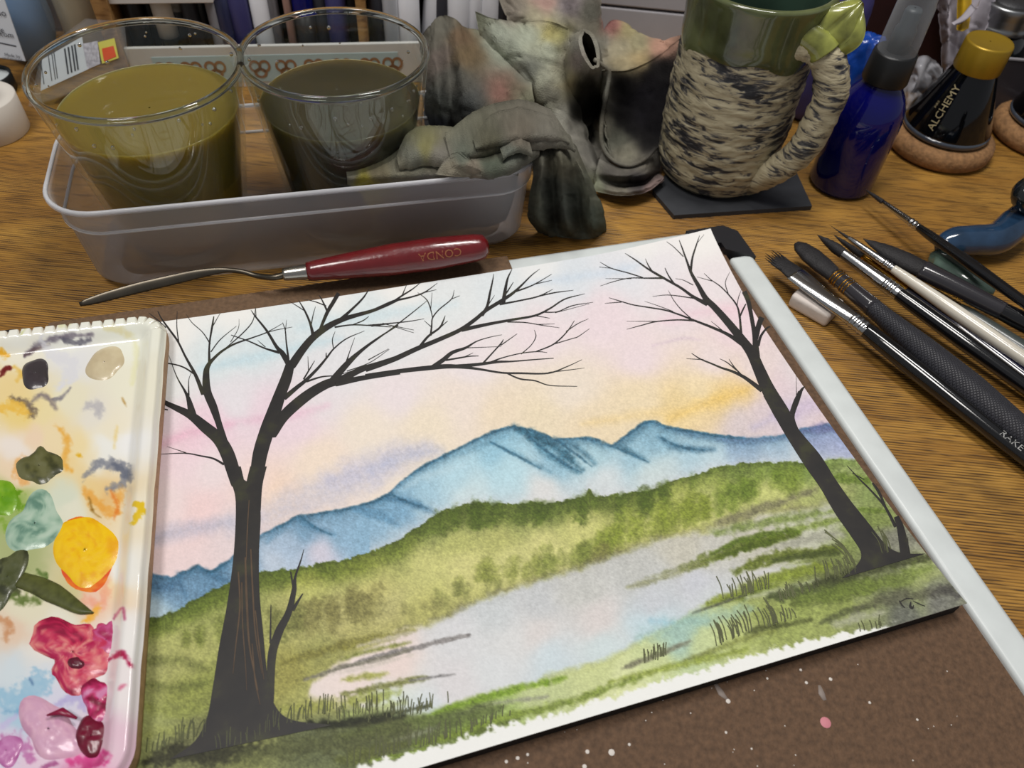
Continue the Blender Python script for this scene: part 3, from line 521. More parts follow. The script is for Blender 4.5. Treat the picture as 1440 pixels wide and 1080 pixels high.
t1A = [[(530, 1110, 70), (482, 960, 78), (430, 870, 70), (350, 800, 62), (270, 735, 46), (180, 690, 32), (120, 660, 25), (76, 625, 20)],
    [(460, 880, 40), (430, 780, 36), (400, 690, 46), (365, 600, 46), (360, 500, 36), (372, 455, 25), (400, 420, 17), (450, 375, 13), (520, 335, 10), (620, 300, 7), (700, 270, 5), (790, 220, 2)],
    [(378, 450, 16), (378, 340, 10), (395, 230, 11), (403, 180, 5)], [(380, 330, 7), (340, 270, 5), (280, 215, 4), (245, 165, 2)], [(400, 230, 5), (440, 160, 2)], [(390, 375, 6), (440, 310, 5), (530, 235, 2)], [(480, 350, 5), (560, 280, 6), (620, 210, 5), (638, 130, 2)], [(500, 320, 4), (540, 250, 3), (545, 195, 1.5)], [(650, 290, 5), (740, 260, 4), (845, 240, 2)],
    [(340, 610, 24), (300, 510, 19), (245, 410, 12), (200, 320, 11), (150, 250, 11), (110, 195, 8), (88, 152, 5)], [(205, 320, 7), (195, 240, 5), (197, 150, 3)], [(130, 240, 7), (80, 195, 6), (35, 160, 3)], [(300, 510, 9), (240, 470, 8), (180, 450, 7), (108, 440, 7)],
    [(285, 745, 48), (262, 650, 26), (240, 600, 13), (195, 520, 6), (150, 400, 2)], [(262, 620, 9), (262, 540, 4), (275, 500, 2)], [(140, 705, 7), (80, 695, 7)], [(455, 1010, 13), (400, 980, 10), (330, 965, 8), (240, 950, 6), (105, 955, 2)], [(240, 945, 5), (140, 912, 1.5)],
    [(640, 1110, 72), (662, 960, 82), (700, 830, 82), (740, 720, 77), (775, 620, 66), (810, 530, 62), (835, 440, 48)], [(825, 450, 32), (790, 390, 29), (755, 350, 19), (700, 260, 13), (640, 185, 9), (612, 145, 3)], [(640, 180, 5), (638, 130, 3)], [(765, 382, 15), (690, 360, 9), (600, 320, 7), (500, 285, 4)], [(690, 350, 5), (650, 315, 2)], [(822, 415, 12), (810, 320, 8), (805, 260, 6), (790, 215, 3)], [(805, 270, 5), (812, 200, 2)],
    [(845, 450, 48), (900, 370, 43), (960, 300, 39), (1040, 240, 35), (1120, 200, 29), (1200, 175, 23), (1290, 150, 19), (1380, 115, 15), (1450, 82, 12)], [(962, 290, 20), (945, 220, 13), (915, 150, 10), (880, 90, 4)], [(915, 150, 5), (860, 115, 4), (810, 85, 2)], [(950, 230, 7), (962, 170, 5), (975, 125, 2)], [(1000, 255, 15), (1040, 160, 20), (1075, 100, 22), (1105, 50, 22)], [(1040, 150, 11), (1015, 95, 8), (995, 62, 4)], [(1030, 120, 6), (970, 97, 5), (900, 82, 2)], [(1120, 195, 20), (1180, 140, 13), (1240, 80, 10), (1278, 25, 4)], [(1090, 240, 9), (1180, 228, 7), (1290, 232, 6), (1400, 240, 4)], [(1180, 228, 5), (1240, 205, 6), (1275, 180, 3)], [(1300, 235, 4), (1440, 215, 3)],
    [(805, 635, 27), (870, 580, 23), (920, 540, 19), (990, 470, 15), (1040, 410, 11), (1080, 360, 8), (1150, 305, 6), (1250, 262, 2)], [(910, 530, 9), (940, 480, 7), (970, 430, 3)], [(935, 480, 5), (932, 405, 2)], [(1035, 415, 7), (1035, 385, 5)], [(1075, 355, 5), (1070, 310, 5), (1085, 265, 2)], [(930, 545, 11), (1010, 520, 8), (1110, 508, 4), (1270, 455, 2)], [(1160, 485, 5), (1280, 440, 4), (1390, 365, 2)],
    [(738, 840, 46), (790, 750, 58), (860, 680, 60), (950, 610, 56), (1040, 560, 50), (1110, 540, 42), (1230, 480, 32), (1340, 445, 28), (1450, 408, 26)], [(1060, 555, 40), (1150, 450, 33), (1230, 375, 19), (1330, 300, 10), (1440, 230, 6)], [(1150, 440, 14), (1160, 400, 6), (1195, 300, 2)], [(1100, 555, 34), (1250, 525, 27), (1450, 494, 25)]]
t1B = [[(-10, 603, 24), (130, 550, 27), (250, 495, 25), (370, 445, 23), (480, 395, 21), (560, 340, 20), (620, 290, 19), (700, 240, 19), (760, 200, 15), (810, 155, 10), (860, 105, 6), (905, 70, 2)],
    [(-10, 638, 22), (150, 615, 23), (300, 598, 25), (430, 588, 23), (560, 600, 13), (700, 622, 10), (800, 625, 10), (950, 625, 8), (1050, 590, 5), (1130, 553, 2)], [(960, 620, 5), (1060, 608, 4), (1145, 597, 1.5)], [(730, 625, 7), (800, 655, 8), (880, 665, 7), (960, 690, 5), (1105, 695, 3)], [(430, 590, 19), (560, 580, 17), (680, 565, 13), (760, 562, 8), (870, 553, 6), (980, 545, 4)],
    [(640, 570, 12), (700, 545, 6), (800, 520, 5), (890, 510, 5), (945, 515, 2)], [(890, 508, 6), (980, 470, 7), (1050, 405, 6), (1090, 345, 3)], [(980, 470, 5), (1080, 440, 4), (1110, 430, 4), (1170, 388, 2)], [(1050, 400, 5), (1110, 360, 4), (1165, 335, 1.5)], [(810, 520, 5), (860, 475, 4), (885, 430, 5), (877, 395, 2)], [(605, 570, 9), (660, 510, 7), (700, 465, 7), (712, 445, 3)], [(700, 475, 5), (750, 440, 4), (785, 415, 2)],
    [(330, 595, 21), (390, 555, 23), (440, 515, 19), (510, 490, 13), (570, 455, 6), (640, 433, 4), (705, 420, 1.5)], [(520, 490, 4), (700, 483, 1.5)], [(410, 555, 9), (480, 543, 8), (530, 535, 6), (580, 533, 3)], [(500, 540, 4), (550, 517, 2)],
    [(500, 392, 21), (640, 362, 16), (760, 340, 13), (880, 318, 11), (960, 280, 9), (1040, 230, 7), (1145, 202, 2)], [(930, 300, 6), (1000, 297, 5), (1080, 265, 5), (1190, 247, 2)], [(1000, 300, 3), (1170, 255, 1.5)], [(890, 320, 5), (920, 325, 4), (960, 332, 2)], [(740, 352, 6), (830, 355, 5), (920, 370, 4), (1010, 383, 2)], [(900, 365, 4), (985, 362, 1.5)],
    [(600, 312, 19), (625, 270, 15), (640, 200, 12), (655, 130, 7), (660, 95, 2)], [(635, 255, 5), (665, 210, 2)], [(712, 245, 22), (722, 180, 17), (735, 120, 10), (758, 70, 3)], [(730, 195, 8), (765, 140, 3)], [(700, 257, 10), (800, 238, 8), (900, 215, 7), (975, 178, 2)], [(900, 215, 6), (990, 195, 6), (1085, 183, 2)], [(785, 187, 9), (870, 155, 6), (970, 97, 2)], [(880, 150, 5), (970, 130, 2)],
    [(258, 495, 15), (310, 430, 12), (370, 385, 10), (390, 350, 8), (402, 318, 3)], [(370, 385, 7), (415, 347, 3)], [(325, 420, 11), (330, 370, 8), (335, 330, 7), (370, 285, 6), (435, 230, 5), (450, 182, 2)], [(435, 230, 4), (480, 212, 2)], [(335, 330, 5), (320, 270, 6), (300, 230, 5), (255, 195, 2)], [(325, 280, 4), (332, 195, 2)], [(330, 380, 5), (290, 345, 2)],
    [(-10, 303, 12), (60, 270, 12), (130, 240, 12), (210, 222, 9), (290, 195, 7), (360, 145, 2)], [(290, 195, 5), (355, 180, 2)], [(130, 240, 9), (175, 210, 9), (230, 175, 6), (285, 130, 2)], [(175, 205, 6), (200, 145, 2)], [(-10, 480, 8), (120, 385, 6), (230, 300, 5), (310, 235, 2)], [(0, 550, 5), (100, 495, 2)], [(-10, 370, 7), (80, 362, 6), (200, 350, 5), (290, 335, 2)], [(80, 362, 4), (235, 410, 2)], [(120, 372, 4), (235, 395, 2)]]
trunk1 = band_poly([(350, -10), (378, 60), (390, 130), (383, 300), (360, 480), (330, 640), (308, 780), (285, 900), (240, 985), (150, 1050)], [(430, 45), (470, 100), (480, 170), (474, 300), (476, 450), (490, 600), (505, 750), (530, 850), (590, 905), (740, 925)], *D2, n=60)
trunk1b = band_poly([(350, -10), (380, 40), (400, 90)], [(408, -10), (424, 55), (440, 100)], *D2, lift=.00015, n=12)
trunk1c = band_poly([(442, -10), (428, 50), (420, 110)], [(502, -10), (486, 60), (480, 150)], *D2, lift=.00014, n=12)
tree_mesh('painted_tree', [(A_, t1A), (B_, t1B)], [trunk1, trunk1b, trunk1c], label='painted bare dark tree with forked trunk')
streaks = [[(400, 380, 5), (405, 500, 6), (390, 640, 4), (380, 740, 2)], [(425, 330, 6), (430, 480, 8), (440, 640, 6), (470, 800, 3)], [(445, 300, 5), (452, 450, 6), (462, 600, 5), (485, 740, 2)], [(412, 420, 4), (415, 560, 4), (425, 700, 3), (430, 800, 2)], [(462, 520, 4), (475, 640, 5), (492, 760, 2)], [(438, 120, 3), (432, 220, 4), (428, 330, 3)], [(450, 640, 4), (460, 760, 5), (478, 850, 2)]]
mk('bark_highlight', *join(*[stroke_ribbon(s, D2[1], D2[0], 6, .00026) for s in streaks]), M_BARKL, painting, label='warm brown highlight strokes on the trunk')
sap = [[(516, 830, 24), (520, 680, 31), (545, 590, 30), (580, 520, 24), (600, 440, 18), (605, 390, 9), (625, 330, 5), (636, 290, 2)], [(598, 425, 9), (588, 370, 4)], [(598, 505, 13), (632, 450, 4)], [(515, 620, 7), (517, 490, 3)]]
tree_mesh('painted_sapling', [(D2, sap)], label='painted sapling beside the trunk')
t2C = [[(1040, 1090, 88), (960, 950, 76), (910, 840, 66), (870, 750, 60), (820, 680, 50), (740, 580, 42), (660, 490, 36), (610, 440, 32), (570, 370, 24), (530, 300, 17), (500, 220, 11), (475, 150, 7), (460, 110, 3)], [(525, 290, 14), (535, 210, 11), (560, 130, 7), (575, 85, 2)], [(480, 200, 5), (430, 150, 4), (390, 120, 2)], [(560, 130, 3), (600, 80, 1.5)],
    [(612, 468, 24), (540, 430, 17), (470, 380, 14), (400, 340, 13), (330, 300, 13), (280, 270, 10), (210, 220, 7), (155, 185, 2)], [(310, 290, 9), (285, 250, 6), (270, 215, 2)], [(360, 325, 10), (270, 325, 7), (180, 325, 5), (90, 345, 4), (15, 370, 1.5)], [(250, 320, 6), (170, 295, 6), (80, 270, 5), (15, 235, 2)], [(80, 270, 4), (10, 262, 2)], [(180, 328, 4), (45, 328, 1.5)], [(430, 355, 10), (400, 310, 7), (380, 268, 4)], [(600, 450, 7), (520, 435, 6), (400, 420, 4), (310, 428, 1.5)], [(535, 362, 5), (480, 335, 3), (440, 328, 1.5)],
    [(815, 694, 28), (730, 640, 18), (640, 600, 14), (550, 565, 11), (460, 530, 9), (380, 505, 8), (290, 490, 7), (200, 475, 6), (130, 455, 5), (65, 435, 2)], [(130, 460, 5), (42, 467, 2)], [(550, 565, 9), (450, 560, 7), (330, 570, 6), (250, 590, 5), (165, 613, 2)], [(330, 568, 4), (165, 568, 1.5)], [(530, 555, 6), (470, 500, 5), (430, 450, 4), (400, 395, 2)], [(720, 635, 6), (680, 600, 4), (640, 568, 1.5)], [(420, 510, 4), (340, 480, 3), (265, 455, 1.5)],
    [(918, 950, 26), (830, 885, 19), (760, 850, 14), (700, 830, 11), (640, 805, 9), (580, 780, 7), (530, 748, 3)], [(590, 783, 5), (500, 778, 2)], [(820, 880, 9), (770, 825, 6), (740, 780, 2)], [(780, 840, 7), (730, 800, 5), (688, 778, 2)],
    [(893, 770, 44), (886, 660, 28), (870, 560, 23), (850, 460, 25), (826, 400, 28)], [(890, 660, 32), (908, 590, 30), (925, 545, 32)], [(905, 700, 18), (920, 650, 14), (950, 610, 11), (972, 597, 8)], [(810, 670, 18), (805, 590, 13), (800, 540, 12), (785, 480, 9), (740, 420, 7), (690, 370, 6), (640, 335, 4), (600, 298, 2)], [(640, 340, 4), (560, 318, 1.5)], [(800, 545, 9), (820, 500, 9), (835, 470, 6)], [(785, 480, 5), (795, 430, 4), (810, 390, 2)], [(735, 410, 5), (720, 350, 4), (745, 290, 1.5)], [(1095, 1085, 30), (1120, 1010, 27), (1148, 955, 16), (1166, 935, 6)], [(1120, 980, 4), (1118, 870, 1.5)]]
trunk2 = band_poly([(240, -10), (330, 150), (430, 310), (500, 410), (570, 530), (640, 630), (690, 715), (665, 775), (600, 830)], [(302, -10), (400, 140), (500, 260), (570, 370), (640, 470), (720, 570), (800, 670), (870, 712), (985, 716)], *E2, n=50)
t2E = [[(388, 150, 30), (372, 85, 24), (395, 10, 24), (410, -30, 20)], [(893, 712, 46), (872, 600, 34), (852, 545, 24)], [(845, 585, 15), (800, 500, 11), (740, 430, 8), (680, 370, 6), (625, 310, 2)], [(800, 495, 9), (770, 430, 13), (742, 390, 8)], [(700, 372, 4), (650, 345, 2)], [(905, 705, 10), (905, 640, 3)]]
tree_mesh('painted_tree', [(C_, t2C), (E2, t2E)], [trunk2], label='painted leaning dark tree by the lake shore')
# painted grass tufts
gparts = []; rg = np.random.default_rng(12)
def tuft(x, y, n, spread, h, lean=-.25, w=1.6):
    w = w * .72
    for k in range(n):
        bx = x + rg.normal(0, spread); by = y - (bx - x) * .28 + rg.normal(0, 2.0); hh = h * rg.uniform(.5, 1.15); ln = lean * hh + rg.normal(0, hh * .1)
        gparts.append(stroke_ribbon([(bx, by, w), (bx + ln * .35, by - hh * .55, w * .8), (bx + ln, by - hh, .35)], 1, (0, 0), 3, .00014))
for a in ((1050, 835, 14, 10, 26), (1070, 828, 9, 10, 20), (1030, 838, 5, 6, 30), (1110, 840, 14, 10, 20, -.3), (1130, 832, 8, 10, 16, -.3), (1020, 900, 12, 10, 28, -.35), (1045, 890, 9, 7, 26, -.35), (1075, 880, 16, 14, 32, -.4), (1105, 872, 10, 9, 22, -.3), (915, 928, 14, 10, 20, .0, 1.3), (930, 922, 8, 9, 16, .0, 1.3), (1165, 812, 14, 10, 22, -.2), (1190, 805, 10, 9, 24, -.4), (1200, 792, 6, 4, 44, -.9, 1.4), (1245, 775, 7, 5, 30, -.35, 1.4), (1235, 880, 7, 10, 12, -.2, 2.2),
          (430, 1010, 26, 28, 26, .02, 1.4), (500, 1005, 26, 34, 20, .0, 1.3), (560, 1000, 24, 24, 20, .0, 1.3), (590, 1000, 20, 14, 18, .05, 1.6), (260, 1040, 18, 14, 26, .1, 1.4), (230, 1052, 10, 10, 20, .1, 1.4), (350, 1040, 16, 30, 20, .0, 1.6), (540, 1060, 26, 30, 26, .0, 1.4), (620, 1040, 24, 26, 22, .0, 1.4), (690, 1015, 14, 20, 14, .0, 1.3)):
    tuft(*a)
M_GRASSP = mat('gouache_grass', C(84, 88, 54), .6, var=.25, vscale=80)
tag(mk('painted_grass', *join(*gparts), M_GRASSP, painting, label='painted tufts of dark grass'), kind='stuff')
sig = [[(866, 934, 5), (878, 952, 6), (892, 966, 3)], [(872, 936, 3), (900, 922, 4), (930, 924, 3)], [(918, 940, 5), (916, 958, 12), (926, 966, 10), (932, 952, 3)], [(930, 934, 3), (955, 946, 5), (985, 958, 3)]]
mk('painted_initials', *join(*[stroke_ribbon(q, E2[1], E2[0], 6, .00016) for q in sig]), M_TREE, painting, label='small dark brush initials in the corner')

# =================================================================== CERAMIC PALETTE
ZK = ZP + 0.0008                                   # it stands on the sheet
k_tr = W(233, 436, 0.0275); k_a = W(0, 461, 0.0275) - k_tr; k_a[2] = 0; k_a = unit(k_a); k_b = W(184, 1080, 0.0220) - W(231, 470, 0.0220); k_b[2] = 0; k_b = unit(k_b)
KS, KT, KR = 0.150, 0.215, 0.013
ns, nt_ = 300, 430
sg, tg = np.meshgrid(np.linspace(0, KS, ns), np.linspace(0, KT, nt_))
def round_corner(s, t):
    """pull the four square corners of the slab into arcs; returns new s, t and the depth from the rim"""
    s2, t2 = s.copy(), t.copy(); d = np.minimum(np.minimum(s, KS - s), np.minimum(t, KT - t))
    for cs, ct, fs, ft in ((KR, KR, 1, 1), (KS - KR, KR, -1, 1), (KR, KT - KR, 1, -1), (KS - KR, KT - KR, -1, -1)):
        m = ((cs - s) * fs > 0) & ((ct - t) * ft > 0)
        a, b = s[m] - cs, t[m] - ct; e = np.hypot(a, b) + 1e-12; q = np.maximum(np.abs(a), np.abs(b))
        s2[m], t2[m] = cs + a / e * q, ct + b / e * q
    return s2, t2, d
s2, t2, dd = round_corner(sg, tg)
# position along the rim, for the pinched pie-crust edge
per_top = s2; ang = np.arctan2(KR - t2, KR - s2)
crimp_u = np.where((s2 < KR) & (t2 < KR), (np.pi / 2 - np.arctan2(KR - t2, KR - s2)) * -KR * 0.9, s2 - KR)
ph = np.abs(((crimp_u / 0.0052) + 0.5) % 1.0 - 0.5)          # 0 in the middle of each notch
notch = np.exp(-(ph / 0.075) ** 2) * np.clip(1 - dd / 0.0062, 0, 1) * ((t2 < 0.008) | ((s2 < KR) & (t2 < KR)))
notch = notch * np.clip((t2 < KR * .96) * 1.0, 0, 1)
ln_in = np.array([0.5, 0.9]); 
s3 = s2 + notch * 0.0008 * (s2 < KR); t3 = t2 + notch * 0.0020
side_b = np.zeros_like(dd)
for yb in (0.034, 0.068, 0.103, 0.14, 0.176): side_b += np.exp(-((t2 - yb) / 0.006) ** 2)
rim = sst(0, 0.0022, dd) * 0.0035 - sst(0.0048, 0.0135, dd) * 0.0062
zt = ZK + 0.0080 + rim + side_b * 0.0007 * np.exp(-(dd / 0.006) ** 2) - notch * 0.0042 + (fbm(sg * 1000, tg * 1000, 30, 2, 5) - .5) * 0.0006
KV = k_tr[None, None] + s3[..., None] * k_a + t3[..., None] * k_b; KV[..., 2] = zt
kX, kY = PJ(KV)
kw, kw2 = (fbm(kX, kY, 30, 3, 203) - .5) * 22, (fbm(kX, kY, 30, 3, 209) - .5) * 22
kc = Canvas(kX, kY, (238, 238, 236))
kc.c = rbf(kX + kw, kY + kw2, [(20, 480, 238, 238, 226), (90, 480, 236, 236, 224), (170, 470, 236, 238, 222), (180, 540, 234, 230, 204), (100, 510, 226, 226, 226), (20, 500, 236, 230, 206), (15, 545, 236, 206, 130), (30, 580, 236, 204, 108), (60, 580, 236, 216, 150), (70, 610, 238, 214, 160), (100, 560, 232, 224, 188), (130, 580, 228, 222, 206), (160, 600, 236, 226, 196), (110, 630, 238, 214, 150), (95, 650, 236, 204, 132), (20, 630, 238, 226, 214), (150, 630, 236, 236, 228), (180, 620, 238, 238, 236), (50, 610, 238, 206, 170), (20, 660, 238, 208, 170), (150, 700, 226, 176, 96), (130, 690, 232, 196, 120), (170, 720, 232, 208, 160), (185, 720, 236, 226, 200), (100, 710, 224, 222, 196), (10, 700, 120, 158, 40), (20, 720, 130, 160, 60), (90, 700, 206, 214, 188), (130, 840, 236, 186, 158), (100, 830, 196, 186, 120), (150, 820, 240, 206, 150), (40, 860, 222, 214, 180), (80, 880, 226, 222, 200), (20, 890, 222, 190, 160), (60, 910, 226, 222, 212), (20, 940, 200, 214, 222), (60, 950, 208, 216, 224), (30, 1000, 150, 190, 214), (80, 990, 206, 206, 226), (10, 1040, 206, 196, 220), (60, 1070, 222, 190, 212), (130, 1075, 226, 120, 176), (150, 1060, 226, 190, 206), (165, 960, 236, 226, 226), (175, 900, 238, 234, 230), (175, 800, 238, 236, 226), (30, 780, 150, 160, 90)], 9, 2.0)
kc.c = kc.c * .78 + np.array([240, 240, 238]) * .22
for poly, w, col, a, soft in (
    ([(35, 500), (60, 482), (90, 474), (130, 470)], 8, (120, 112, 124), .8, 3), ([(85, 476), (105, 482), (125, 478)], 8, (92, 90, 104), .7, 2), ([(35, 500), (48, 492), (70, 484)], 5, (100, 80, 84), .8, 2), ([(60, 480), (75, 500), (98, 508), (98, 530), (85, 545)], 16, (222, 222, 226), .8, 5), ([(100, 545), (85, 560), (70, 562)], 5, (120, 116, 126), .7, 2),
    ([(20, 560), (40, 570), (45, 585)], 14, (104, 90, 80), .75, 3), ([(40, 570), (60, 555), (80, 575)], 6, (120, 110, 116), .7, 3), ([(0, 575), (25, 572), (40, 580)], 18, (236, 190, 80), .8, 4), ([(0, 495), (10, 500)], 14, (238, 176, 40), .9, 4), ([(0, 530), (8, 520), (14, 518)], 7, (110, 30, 30), .9, 2), ([(20, 515), (30, 525), (25, 535)], 6, (230, 190, 90), .8, 3), ([(80, 600), (95, 620), (90, 650), (100, 662)], 9, (232, 170, 66), .7, 4), ([(110, 640), (116, 642)], 6, (226, 176, 40), .9, 2),
    ([(120, 672), (135, 655), (155, 652), (175, 660), (172, 680), (150, 688)], 14, (124, 128, 140), .75, 4), ([(160, 650), (178, 668), (180, 678)], 9, (98, 104, 120), .7, 3), ([(118, 575), (135, 570), (142, 585)], 12, (176, 174, 180), .7, 5), ([(172, 560), (178, 572)], 4, (180, 140, 70), .8, 2), ([(165, 600), (160, 630)], 5, (232, 200, 110), .6, 3),
    ([(120, 690), (140, 712), (160, 720), (170, 690)], 16, (230, 160, 60), .65, 5), ([(125, 700), (132, 720), (142, 728)], 4, (150, 110, 40), .8, 2), ([(155, 690), (165, 710), (160, 730)], 6, (222, 120, 40), .7, 3), ([(30, 645), (24, 665), (35, 680)], 14, (230, 170, 96), .7, 4), ([(0, 690), (12, 700), (22, 712)], 26, (98, 146, 20), .85, 4), ([(0, 730), (12, 745)], 20, (120, 160, 40), .7, 4), ([(190, 706), (198, 715), (186, 735)], 11, (226, 190, 30), .95, 2),
    ([(20, 800), (40, 820), (60, 830)], 22, (110, 130, 50), .7, 5), ([(55, 805), (65, 812)], 12, (70, 100, 30), .7, 3), ([(0, 800), (8, 820), (20, 830)], 30, (78, 84, 46), .85, 4), ([(10, 840), (35, 845), (60, 842)], 12, (90, 110, 44), .8, 4), ([(0, 870), (12, 880), (8, 900)], 12, (196, 136, 90), .7, 4), ([(120, 840), (140, 850), (148, 830), (150, 800)], 12, (238, 150, 120), .5, 5), ([(140, 850), (130, 865), (115, 875)], 8, (240, 176, 60), .8, 3),
    ([(0, 980), (30, 985), (55, 960), (65, 970)], 34, (150, 190, 214), .75, 6), ([(10, 1000), (40, 1000)], 10, (110, 160, 196), .6, 4), ([(42, 955), (46, 962)], 4, (86, 120, 160), .9, 2), ([(80, 990), (110, 980), (120, 1000)], 16, (178, 170, 214), .7, 5), ([(0, 1050), (25, 1045), (45, 1065)], 24, (186, 110, 166), .75, 5), ([(5, 1020), (20, 1010)], 16, (196, 186, 222), .7, 5), ([(95, 1070), (130, 1072), (150, 1060)], 18, (214, 70, 140), .8, 4), ([(60, 1078), (80, 1074)], 10, (150, 60, 120), .7, 3),
    ([(160, 870), (172, 855), (175, 870)], 4, (190, 80, 120), .8, 2), ([(168, 968), (176, 962)], 6, (206, 80, 120), .7, 3), ([(150, 930), (170, 920), (184, 936)], 9, (170, 20, 70), .9, 3), ([(188, 470), (192, 500), (186, 540)], 7, (228, 226, 180), .6, 4), ([(148, 462), (172, 466), (185, 475)], 9, (226, 216, 160), .6, 4), ([(30, 470), (35, 462)], 4, (206, 210, 150), .8, 2), ([(98, 455), (84, 458)], 10, (222, 220, 176), .7, 4)):
    kc.stroke(poly, w, col, min(1, a * 1.1), soft, .55, 7, 301)
kc.lay((120, 84, 56), notch * 1.2 - .15)
M_GLAZE = attr_mat('palette_glaze', 0.16, 0.0, coat=0.5, spec=0.5)
M_CLAY = mat('palette_bare_clay', C(176, 140, 104), .7, var=.15, vscale=400, bump=.3, bscale=900)
kb = k_tr + k_a * KS / 2 + k_b * KT / 2
palette = thing('paint_palette', (kb[0], kb[1], ZK), 'white glazed ceramic palette with a crimped rim, smeared with wet paint', 'palette')
mk('glazed_dish', KV.reshape(-1, 3), [tuple(f)[::-1] for f in grid_faces(nt_, ns)], M_GLAZE, palette, cols=kc.linear().reshape(-1, 3))
per = [(0, i) for i in range(ns)] + [(j, ns - 1) for j in range(1, nt_)] + [(nt_ - 1, i) for i in range(ns - 2, -1, -1)] + [(j, 0) for j in range(nt_ - 2, 0, -1)]
top_l = np.array([KV[p] for p in per]); n = len(per); cen = top_l.mean(0)
mid = top_l + 0; bot = top_l * 1.0; out = unit(-k_a - 0)
mid[:, 2] = ZK + 0.004; dirs = top_l[:, :2] - cen[:2]
mid[:, :2] += -0.0000 * dirs; bot[:, 2] = ZK; bot[:, :2] -= dirs / np.linalg.norm(dirs, axis=1)[:, None] * 0.0012
mk('clay_edge', np.vstack([top_l, mid, bot, [[cen[0], cen[1], ZK]]]), [(r * n + k, r * n + (k + 1) % n, (r + 1) * n + (k + 1) % n, (r + 1) * n + k) for r in (0, 1) for k in range(n)] + [(2 * n + k, 2 * n + (k + 1) % n, 3 * n) for k in range(n)], M_CLAY, palette, label='bare tan clay side of the palette')
# wet dabs standing proud of the glaze
ZD = ZK + 0.0054
def dab(px, py, rx, ry, h, cols, rot=0.0, irr=0.12, seed=0, label=None, swirl=0.0, mat_=None, lobes=5):
    rq = np.random.default_rng(seed); nr, na = 16, 44
    th = np.linspace(0, 2 * math.pi, na, endpoint=False)
    w = 1 + sum(irr * rq.normal() / (k + 1) * np.cos((k + 2) * th + rq.uniform(0, 6.28)) for k in range(lobes))
    V, XY = [], []
    for r in np.linspace(0.02, 1, nr):
        for a, ww in zip(th, w):
            x = r * ww * rx * math.cos(a); y = r * ww * ry * math.sin(a)
            X_, Y_ = px + x * math.cos(rot) - y * math.sin(rot), py + x * math.sin(rot) + y * math.cos(rot)
            p = W(X_, Y_, ZD); hh = .62 * h * (1 - r ** 5) * (0.85 + 0.3 * float(vnoise(np.array(X_ / 7.0), np.array(Y_ / 7.0), seed))); p[2] = ZD - 0.0009 + hh + 0.0006
            V.append(p); XY.append((X_, Y_, r))
    XY = np.array(XY); nz = fbm(XY[:, 0] + swirl * np.sin(XY[:, 1] / 5), XY[:, 1], 14, 3, seed + 3)
    nz = np.clip((nz - .3) / .4, 0, 1) * (len(cols) - 1); i = np.minimum(nz.astype(int), len(cols) - 2) if len(cols) > 1 else np.zeros(len(nz), int)
    cs = np.array(cols, float); f = (nz - i)[:, None]; cc = cs[i] * (1 - f) + cs[np.minimum(i + 1, len(cs) - 1)] * f
    lin = np.clip(s2l(cc) / float(s2l(238)) * .84, .002, .95)
    F = [tuple(q)[::-1] for q in grid_faces(nr, na, True)] + [tuple(range(na))[::-1]]
    o = mk('paint_dab', np.array(V), F, mat_ or M_WET, palette, cols=lin, label=label)
    return o
M_WET = attr_mat('wet_paint', 0.32, 0.15, 500, coat=.25, spec=.5)
dab(50, 526, 20, 23, .0022, [(52, 46, 50), (62, 54, 58), (58, 52, 54)], .2, .12, 2, 'dark grey paint dab')
dab(148, 511, 29, 22, .0024, [(196, 180, 146), (206, 192, 158)], -.3, .06, 3, 'cream paint dab')
dab(120, 776, 50, 58, .0006, [(226, 96, 20), (232, 130, 20), (220, 80, 30)], -.25, .08, 24, 'orange edge of the yellow paint')
dab(120, 774, 45, 53, .0018, [(230, 166, 6), (238, 190, 8), (240, 196, 20), (234, 182, 8)], -.25, .07, 4, 'golden yellow paint dab')
dab(56, 656, 30, 26, .0020, [(56, 58, 28), (88, 88, 48), (104, 104, 66)], .5, .22, 5, 'olive green paint dab', 0, None, 12)
dab(50, 737, 38, 42, .0018, [(96, 134, 116), (150, 180, 158), (176, 198, 178)], .3, .12, 6, 'sage green swirled paint dab', 6)
dab(4, 700, 22, 26, .0016, [(96, 150, 14), (128, 172, 40)], 0, .15, 7, 'bright green paint dab')
dab(12, 812, 26, 34, .0020, [(48, 52, 28), (88, 92, 60), (70, 76, 40)], .4, .2, 8, 'dark olive paint dab')
dab(150, 900, 28, 24, .0018, [(160, 30, 80), (196, 90, 140), (190, 40, 80)], .6, .3, 19, 'ragged magenta paint dab', 8, None, 14)
dab(104, 918, 54, 50, .0022, [(140, 14, 56), (184, 30, 76), (204, 66, 92), (222, 140, 130), (176, 24, 76)], .2, .2, 9, 'crimson and pink marbled paint dab', 8, None, 14)
dab(108, 934, 14, 10, .0036, [(84, 14, 36), (110, 20, 50)], -.3, .15, 10, 'deep wine centre of the crimson dab')
dab(140, 985, 26, 34, .0024, [(120, 10, 50), (190, 40, 100), (206, 130, 170)], -.3, .2, 11, 'magenta streaked paint dab', 6, None, 12)
dab(130, 1036, 26, 30, .0030, [(92, 6, 34), (112, 10, 44)], .1, .12, 12, 'wine red paint dab')
dab(70, 1026, 46, 40, .0026, [(200, 150, 178), (216, 172, 192), (206, 160, 186)], .5, .12, 13, 'pale pink paint dab')
dab(10, 1056, 24, 22, .0018, [(176, 96, 156), (196, 130, 180)], 0, .15, 14, 'mauve paint dab')
V, F = sweep(cat_rom([W(x, y, ZD + .0002) for x, y in ((28, 815), (55, 824), (85, 840), (112, 856), (131, 862))], 30), np.interp(np.linspace(0, 1, 30), [0, .4, .8, 1], [.0030, .0036, .0018, .0003]), 12, flat=np.full(30, .0008))
